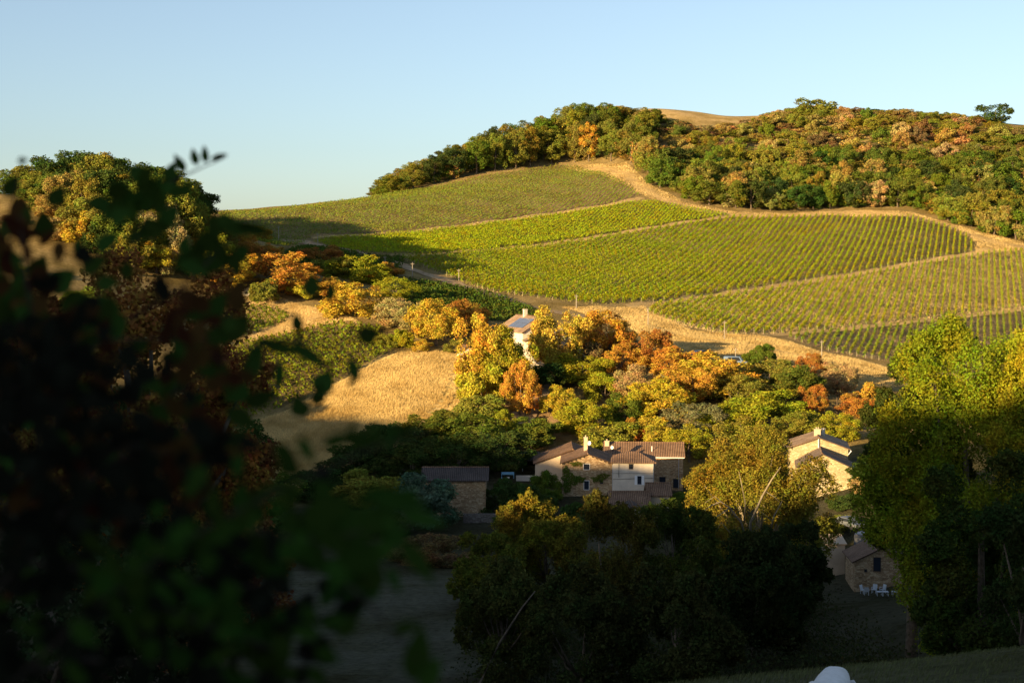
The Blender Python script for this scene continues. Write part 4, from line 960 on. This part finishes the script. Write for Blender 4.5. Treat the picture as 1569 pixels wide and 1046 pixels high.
def dish(rf, x, y, z, r=.42):
    m = MB(); m.tube([(x, y + .3, z - .5), (x, y + .1, z), (x, y, z)], .025, 6)
    n = 14; V = [(x, y, z)]; Fc = []
    for rr, dd in ((.5, -.03), (1, -.12)):
        V += [(x + r*rr*math.cos(t)*.8 + .0, y + dd*1.0, z + r*rr*math.sin(t)) for t in [2*math.pi*i/n for i in range(n)]]
    for i in range(n):
        Fc.append((0, 1+i, 1+(i+1) % n)); Fc.append((1+i, 1+n+i, 1+n+(i+1) % n, 1+(i+1) % n))
    m.add(V, Fc); m.tube([(x, y - .1, z - r), (x + .05, y - .45, z - .1)], .02, 5); m.box(x, x + .1, y - .5, y - .4, z - .15, z - .02)
    m.build('satellite_dish', M['white'], rf)
def ivy(root, blobs, y, n=2500, nm='ivy'):
    C = []
    for (x, z, rx, rz_) in blobs:
        k_ = int(n * rx * rz_ / sum(b[2] * b[3] for b in blobs)); a_ = rng.uniform(0, 6.28, k_); r_ = np.sqrt(rng.random(k_)) * (1 + .2 * np.sin(a_ * 5))
        C.append(np.column_stack([x + np.cos(a_) * r_ * rx, y - rng.random(k_) * .22, z + np.sin(a_) * r_ * rz_]))
    C = np.concatenate(C); N = rng.normal(size=C.shape) * .5 + np.array([0, -1, .3])
    return link(nm, leaf_mesh(nm, C, N, rng.uniform(.05, .13, len(C)), M['ivy'], rng), root)

# cream gable house at the back left
rA, fA = gable('cream_house', 878, 226, 12.0, 9, 4.5, 6.7, 'cream', 'tiles_y', 'cream rendered gable house behind the ivy covered stone house', rz=R(-1), zb=753)
# long tiled house
rD, fD = gable('long_house', 988, 229, 12.6, 7, 5.3, 6.9, 'stone', 'tiles_x', 'long farmhouse with brown tiled roof and white gutter at the back', ax='x', zb=748, rz=R(-4))
gutter(rD, -6.5, 6.5, -.42, 5.1, 'white'); pipe(rD, 5.6, -.08, 0, 5); pipe(rD, 1.6, -.08, 0, 5)
window(rD, 3.0, .0, .9, 1.9, -.03, 'wood'); window(rD, 5.2, .2, .9, 1.4, -.03, 'wood')
chimney(fD, -6.0, 2.6, 5.8, 7.4, .7, .6, 'cream', 1); dish(fD, -5.2, .4, 6.6, .33)
MB().tube([(1.3, 1.0, 5.7), (1.3, 1.0, 6.8)], .07, 6).build('vent_pipe', M['white'], fD)
# stone gable house
rB, fB = gable('stone_gable_house', 901, 217, 7.8, 9, 4.75, 6.15, 'stone', 'tiles_y', 'stone gable house covered with ivy and small white windows', zb=757, rz=R(-3))
window(rB, -.15, 4.05 - .2, .9, .85, -.03); window(rB, -.15, .75, .75, 1.35, -.03); window(rB, 2.15, 1.7, .42, .5, -.03, 'wood')
ivy(rB, [(-2.6, 2.3, 1.3, .9), (-1.3, 2.3, 1.0, .5), (-3.3, 3.5, .5, .8), (-1.6, 4.7, 1.0, .35), (1.6, 2.4, 1.0, .45), (2.4, 2.9, .9, .35), (-3.1, 1.0, .6, .8)], 0)
chimney(fB, -.3, 4.5, 5.4, 8.3, .6, .6, 'cream', 1); dish(fB, .25, 3.4, 7.5, .36)
gutter(rB, 3.9, 4.0, 0, 4.4); pipe(rB, 3.82, -.08, 0, 4.6, 'zinc')
m = MB()
for i in range(6):
    for s in (-1, 1): m.box(s*(.7+i*.62)-.06, s*(.7+i*.62)+.06, -.33, 0, 6.15 - .36*(.7+i*.62) - .16, 6.15 - .36*(.7+i*.62) - .02)
m.build('rafter_ends', M['wood'], rB)
# pale rendered hip roofed house
def hip(name, px, Y, wdt, dep, he, hr, wall, roof, label, zb, over=.4, ridge=1.5, rz=0):
    x = xat(px, Y); root = empty(name, (x, Y, zat(zb, Y)), rz, label, 'house')
    MB().box(-wdt/2, wdt/2, 0, dep, -3, he).build('wall', M[wall], root)
    a = wdt/2 + over; m = MB()
    V = [(-a, -over, he-.12), (a, -over, he-.12), (a, dep+over, he-.12), (-a, dep+over, he-.12), (-ridge/2, dep/2, hr), (ridge/2, dep/2, hr)]
    V += [(v[0], v[1], v[2] + .15) for v in V[:4]] + [(v[0], v[1], v[2] + .15) for v in V[4:]]
    m.add(V, [(6,7,11,10), (7,8,11), (8,9,10,11), (9,6,10), (0,1,7,6), (1,2,8,7), (2,3,9,8), (3,0,6,9), (0,3,2,1)])
    rf = m.build('roof', M[roof], root); return root, rf
rC, fC = hip('rendered_house', 971.5, 216.2, 6.3, 6.5, 4.95, 6.05, 'pale', 'tiles_x', 'pale rendered house with hipped tile roof and white shutters', 757, rz=R(-4))
window(rC, -.35, 3.95, .55, .7, -.03, 'wood'); window(rC, .95, 1.55, .62, 1.3, -.03, 'white', True)
pipe(rC, -2.2, -.07, 2.6, 4.7, 'cable', .03); pipe(rC, 3.05, -.08, 0, 4.8, 'zinc')
MB().tube([(-3.1, -.06, 2.3), (3.1, -.06, 2.55)], .025, 5).build('cable', M['cable'], rC)
MB().tube([(-3.1, -.06, 3.2), (3.1, -.06, 3.3)], .02, 5).build('cable', M['cable'], rC)
# lower outbuildings
rE, fE = gable('tiled_outbuilding', 968, 207, 5.6, 7.5, 1.9, 4.0, 'tan_wall', 'tiles_x', 'low outbuilding with old tile roof right below the rendered house', ax='x', zb=802)
rG, fG = gable('white_gable_shed', 971, 201, 3.2, 5, 2.1, 3.0, 'pale', 'tiles_dark', 'small shed with a white gable half hidden by the dark trees', zb=808)
rF, fF = gable('small_outhouse', 1012, 211, 3.2, 4, 1.6, 2.9, 'tan_wall', 'tiles_x', 'tiny tiled outhouse with a pale side wall beside the rendered house', ax='x', zb=774)
# stone barn
rS, fS = gable('stone_barn', 696, 205, 9.0, 7, 4.95, 6.15, 'stone', 'tiles_dark', 'windowless ochre stone barn with dark tile roof', ax='x', over=.45, zb=787)
MB().box(-5.05, -4.97, -.48, 3.5, 4.6, 4.9).build('barge_board', M['zinc'], rS)
m = MB().box(-2.4, 2.4, 0, .5, -2.5, 0); x = xat(735, 201); w_ = m.build('retaining_wall', M['dark_stone'], None, loc=(x, 201, zat(787, 201)))
tag(w_, 'low grey stone retaining wall in front of the barn corner', 'wall')
# carport
x = xat(812, 232); rt = empty('carport', (x, 232, zat(728, 232)), 0, 'open carport with dark roof left of the cream house', 'carport')
for sx in (-1.2, 1.2):
    for sy in (0, 4): MB().box(sx-.09, sx+.09, sy-.09, sy+.09, -1.5, 2.4).build('post', M['white' if sx < 0 and sy == 0 else 'wood'], rt)
MB().prism([(-.4, 2.4), (4.4, 3.2), (4.4, 3.35), (-.4, 2.55)], 'x', -2.6, 1.7).build('roof', M['tiles_dark'], rt)
MB().box(-1.6, 1.5, 4.2, 4.3, -1, 3).build('dark_backing', M['dark'], rt)  # near-black sheet holds the shade under the carport roof
x = xat(812, 226); m = MB().box(-2.2, 1.4, 0, .35, -2, .7); tag(m.build('garden_wall', M['pale'], None, loc=(x, 226, zat(735, 226))), 'low pale garden wall before the carport', 'wall')
x = xat(778, 222); tag(MB().box(-1.0, 1.0, 0, 2.2, 0, .12).box(-1.0, -.9, 0, 2.2, -.6, 0).box(.9, 1.0, 0, 2.2, -.6, 0).build('pool_cover', M['blue'], None, loc=(x, 222, zat(727, 222))), 'blue covered pool between barn and carport', 'pool')
x = xat(778, 214); tag(MB().box(-.2, .2, 0, .4, -2, .6).box(-.26, .26, -.06, .46, .6, .7).build('gate_pillar', M['pale'], None, loc=(x, 214, zat(738, 214))), 'small pale gate pillar right of the barn roof', 'pillar')

# right stone house, two gables
rH, fH = gable('tall_stone_house', 1257, 218.5, 8.9, 9, 6.6, 8.2, 'pale_stone', 'tiles_tan', 'tall pale stone gable house with chimney at the right', zb=752, rz=R(-10))
chimney(fH, -.1, 3.2, 7.7, 9.3, 1.0, .6, 'tan_wall', 2); chimney(fH, .9, 5.0, 7.4, 9.2, .45, .45, 'white_wall', 0)
m = MB().tube([(.0, -.12, 3.2), (.0, -.12, 8.15)], .13, 8); m.build('flue_pipe', M['zinc'], rH)
gutter(rH, -4.9, -4.8, 0, 6.2); MB().tube([(4.85, -.4, 6.35), (4.85, 9, 6.35)], .09, 6).build('gutter', M['white'], rH)
MB().tube([(4.85, -.4, 6.35), (4.5, -.15, 5.8)], .06, 6).build('downpipe', M['white'], rH)
rK, fK = gable('low_stone_house', 1267, 211, 7.9, 7.2, 4.0, 6.0, 'pale_stone', 'tiles_old_y', 'lower stone gable wing in front of the tall stone house', zb=757, dx=-.4, rz=R(-10))
MB().tube([(4.35, -.4, 3.85), (4.35, 7.4, 3.85)], .09, 6).build('gutter', M['white'], rK); pipe(rK, 3.98, -.1, 0, 3.8)
# lower right stone shed
rI, fI = gable('red_roofed_shed', 1357, 168, 6.4, 6, 3.6, 5.2, 'stone', 'tiles_y', 'shaded stone shed with red roof behind the garden chairs', zb=906, rz=R(-3))
window(rI, -.55, 2.5, .8, 1.6, -.03, 'wood'); window(rI, -1.9, 2.4, .25, .25, -.03, 'wood')
x = xat(1290, 176); tag(MB().box(-1.6, .8, 0, 3, -3, 2.6).prism([(-.2, 2.6), (3.2, 3.2), (3.2, 3.3), (-.2, 2.7)], 'x', -1.8, 1.0).build('lean_to', M['tan_wall'], None, loc=(x, 176, zat(865, 176))), 'pale wall of a lean to left of the red roofed shed', 'shed')
# white van and parked car on the yard above the shed
def car(name, px, py, Y, rz, mat, label, van=False):
    x = xat(px, Y); root = empty(name, (x, Y, zat(py, Y)), rz, label, 'van' if van else 'car')
    L_, W_ = (4.8, 1.9) if van else (4.2, 1.7)
    prof = [(-L_/2,.35),(L_/2,.35),(L_/2,1.0),(L_/2-.9,1.15),(L_/2-1.5,2.0),(-L_/2+.05,2.05)] if van else [(-L_/2,.3),(L_/2,.3),(L_/2,.75),(L_/2-1.1,.92),(L_/2-1.8,1.42),(-L_/2+.9,1.42),(-L_/2+.1,.95)]
    b = MB().prism(prof, 'y', -W_/2, W_/2).build('body', M[mat], root)
    md = b.modifiers.new('bevel', 'BEVEL'); md.width = .08; md.segments = 2
    zt = 1.9 if van else 1.34
    for s in (-1, 1): MB().prism([(L_/2-1.2,1.15 if van else .95),(L_/2-1.65,zt),(-L_/2+1.0,zt),(-L_/2+.8,1.15 if van else .95)], 'y', s*(W_/2+.012)-.005, s*(W_/2+.012)+.005).build('side_window', M['glass'], root)
    for sx in (-1, 1):
        for sy in (-1, 1): MB().tube([(sx*(L_/2-.85), sy*(W_/2-.15), .33), (sx*(L_/2-.85), sy*(W_/2+.03), .33)], .33, 16).build('wheel', M['rubber'], root)
    return root
car('parked_van', 1333, 838, 180, R(60), 'cargrey', 'pale grey van parked in shade above the red roofed shed', True)
car('parked_car', 1306, 808, 190, R(-60), 'cargrey', 'pale car parked behind the grey van')
car('parked_car', 1076, 547, 297, R(10), 'carblue', 'blue car half hidden behind the orange trees')
car('parked_van', 1128, 561, 290, R(-15), 'carblue', 'blue grey van behind the orange copse', True)

# hilltop farmhouse
rJ, fJ = gable('hilltop_farmhouse', 834, 296, 10, 13, 5.4, 8.4, 'white_wall', 'tiles_tan', 'sunlit white farmhouse with solar panels on its roof above the copse', rz=R(26), zb=548)
# panels lie on the left slope
sl = 3.0 / 5.0; pn = MB()
ca = math.atan(sl)
for i in range(3):
    for j in range(2):
        u0 = 1.3 + j * 1.75; v0 = 2.2 + i * 2.3
        def pt(u_, v_, t_): return (-u_ * math.cos(ca) - t_ * math.sin(ca), v_, 8.6 - u_ * math.sin(ca) + t_ * math.cos(ca))
        a_ = [pt(u0, v0, .06), pt(u0+1.65, v0, .06), pt(u0+1.65, v0+2.2, .06), pt(u0, v0+2.2, .06)]; b_ = [pt(u0, v0, .12), pt(u0+1.65, v0, .12), pt(u0+1.65, v0+2.2, .12), pt(u0, v0+2.2, .12)]
        pn.add(a_ + b_, [(0,1,2,3), (4,5,6,7), (0,1,5,4), (1,2,6,5), (2,3,7,6), (3,0,4,7)])
pn.build('solar_panels', M['solar'], fJ)
chimney(fJ, -.2, 8.5, 8.0, 9.9, .8, .6, 'white_wall', 0)
rL, fL = gable('farmhouse_porch', 826, 290, 5.5, 6, 3.4, 4.6, 'white_wall', 'tiles_tan', 'low white wing with dark doorway in front of the hilltop farmhouse', rz=R(5), zb=548)
window(rL, 1.2, 0, 1.0, 1.9, -.03, 'wood'); window(rL, -1.3, 1.2, .9, 1.1, -.03, 'wood')
rM, fM = gable('farmhouse_annex', 890, 297, 5, 8, 3.6, 5.6, 'white_wall', 'tiles_y', 'white annex showing between two autumn trees beside the farmhouse', rz=R(-20), zb=540)
rN, fN = gable('stone_shed', 716, 291, 2.6, 3, 1.6, 2.5, 'white_wall', 'tiles_y', 'tiny pale shed at the right end of the golden field', zb=549, rz=R(20), cat='shed')
rO, fO = gable('wooden_hut', 381, 338, 2.6, 2.4, 2.0, 2.5, 'white_wall', 'tiles_dark', 'small pale hut with open front between golden and orange oaks', zb=456, rz=R(15), cat='hut')
MB().box(.2, 1.1, -.04, .02, 0, 1.7).build('dark_opening', M['dark'], rO); window(rO, -.6, .9, .6, .5, -.03, 'wood')  # flat near-black sheet paints the shade inside the open front

# utility poles
for i, (px, top, bot, lab) in enumerate([(427,346,368,'farthest on the shaded slope'),(487,357,378,'beside the bend of the dirt road'),(590,392,412,'behind the green roadside tree'),(632,402,424,'by the lower left corner of the middle vineyard'),(703,412,430,'between road and left edge of the middle vineyard'),
        (883,451,474,'above the golden oak of the farmhouse'),(993,471,499,'at the tip of the lower sloping vineyard'),(1110,491,520,'on the straw bank below the lower sloping vineyard'),(1127,532,560,'rising from the orange copse beside the blue van'),(1259,521,548,'at the lower edge of the lowest vineyard corner'),(376,340,362,'left of all others near the autumn trees')]):
    x, y = hit(px, bot); z = H(x, y); hgt = zat(top, y) - z
    root = empty('utility_pole', (x, y, z), 0, f'thin pale utility pole {lab}', 'pole', 'poles of the power line')
    MB().tube([(0,0,-.5), (0,0,hgt)], [.13, .08], 8).build('post', M['pole'], root)
    MB().box(-.45, .45, -.05, .05, hgt-.5, hgt-.4).box(-.4, -.34, -.03, .03, hgt-.4, hgt-.22).box(.34, .4, -.03, .03, hgt-.4, hgt-.22).build('cross_arm', M['pole'], root)

# garden furniture by the shed
def chair(px, Y, rz, label, py=910):
    x = xat(px, Y); root = empty('garden_chair', (x, Y, zat(py, Y)), rz, label, 'chair', 'white chairs by the red roofed shed')
    MB().box(-.27, .27, -.25, .25, .40, .44).build('seat', M['plastic'], root)
    MB().prism([(.22, .44), (.27, .44), (.40, .98), (.35, .98)], 'x', -.25, .25).build('backrest', M['plastic'], root)
    for sx in (-1, 1):
        for sy in (-1, 1): MB().box(sx*.23-.025, sx*.23+.025, sy*.21-.025, sy*.21+.025, 0, .40).build('leg', M['plastic'], root)
        MB().box(sx*.29-.03, sx*.29+.03, -.24, .26, .62, .66).box(sx*.29-.025, sx*.29+.025, -.23, -.18, .40, .62).build('armrest', M['plastic'], root)
chair(1329, 164.5, R(40), 'white plastic chair leftmost before the shed corner', 909)
chair(1334, 163, R(170), 'white plastic chair turned away with broad backrest, in front of the leftmost one', 911)
chair(1346, 164.5, R(-30), 'white plastic chair left of the small white tables', 908)
chair(1359, 164.8, R(-60), 'white plastic chair behind the small white tables', 908)
for px, lab in ((1354, 'small white garden table nearer the chairs'), (1363, 'small white garden table right of its twin'), (1378, 'white low bench table at the right end of the garden set')):
    x = xat(px, 163); root = empty('garden_table', (x, 163, zat(912, 163)), 0, lab, 'table', 'white tables by the red roofed shed')
    MB().box(-.34, .34, -.3, .3, .46, .51).build('tabletop', M['plastic'], root)
    for sx in (-1, 1):
        for sy in (-1, 1): MB().box(sx*.29-.025, sx*.29+.025, sy*.25-.025, sy*.25+.025, 0, .46).build('leg', M['plastic'], root)

# ------------------------------------------------------------------ cow
cy = 31.0; cx = xat(1279, cy); cz = zat(1029, cy) - 1.44
print('cow ground', cz, H(cx, cy))
cow = empty('cow', (cx, cy, cz), R(-24), 'white cow grazing on the near slope, its back just in view', 'cow')
SEC = [(-1.10,.10,1.28,1.05),(-1.04,.24,1.37,.88),(-.92,.31,1.41,.76),(-.70,.345,1.42,.68),(-.45,.35,1.39,.64),(-.1,.38,1.37,.58),(.3,.39,1.37,.58),(.65,.33,1.40,.66),(.9,.25,1.33,.78),(1.15,.17,1.2,.8),(1.4,.13,1.0,.62),(1.6,.14,.72,.42),(1.78,.10,.45,.22),(1.86,.05,.33,.18)]
m = MB(); n = 20; V = []; Fc = []
for (y_, hw, zt, zb_) in SEC:
    for k_ in range(n):
        a_ = 2 * math.pi * k_ / n; c_, s_ = math.cos(a_), math.sin(a_); p_ = .72
        V.append((hw * math.copysign(abs(c_) ** p_, c_), y_, (zt + zb_) / 2 + (zt - zb_) / 2 * math.copysign(abs(s_) ** p_, s_)))
for i in range(len(SEC) - 1):
    for k_ in range(n): Fc.append((i*n+k_, i*n+(k_+1) % n, (i+1)*n+(k_+1) % n, (i+1)*n+k_))
Fc += [tuple(range(n)), tuple(range((len(SEC)-1)*n, len(SEC)*n))[::-1]]; m.add(V, Fc)
for s_ in (-1, 1):
    m.tube([(s_*.2,-.72,1.30),(s_*.27,-.55,1.26),(s_*.26,-.45,1.1)], [.10,.11,.06], 10)
    m.tube([(s_*.22,-.85,1.1),(s_*.24,-.72,.80),(s_*.24,-.60,.58),(s_*.24,-.80,.42),(s_*.24,-.76,.10),(s_*.24,-.70,0)], [.16,.17,.11,.075,.06,.08], 10)
    m.tube([(s_*.2,.75,1.0),(s_*.21,.72,.72),(s_*.22,.76,.42),(s_*.22,.74,.08),(s_*.22,.78,0)], [.15,.12,.075,.055,.075], 10)
m.tube([(0,-1.05,1.34),(0,-1.17,1.22),(0,-1.2,.85),(0,-1.2,.55)], [.06,.045,.03,.055], 8)
b_ = m.build('body', M['cow'], cow, True); rm = b_.modifiers.new('remesh', 'REMESH'); rm.mode = 'VOXEL'; rm.voxel_size = .025; rm.use_smooth_shade = True
sm = b_.modifiers.new('smooth', 'SMOOTH'); sm.factor = .6; sm.iterations = 8
for s_ in (-1, 1): MB().tube([(s_*.1, 1.5, .80), (s_*.24, 1.5, .82), (s_*.31, 1.52, .76)], [.05, .07, .02], 8).build('ear', M['cow'], cow, True)
print('objects', len(bpy.data.objects))
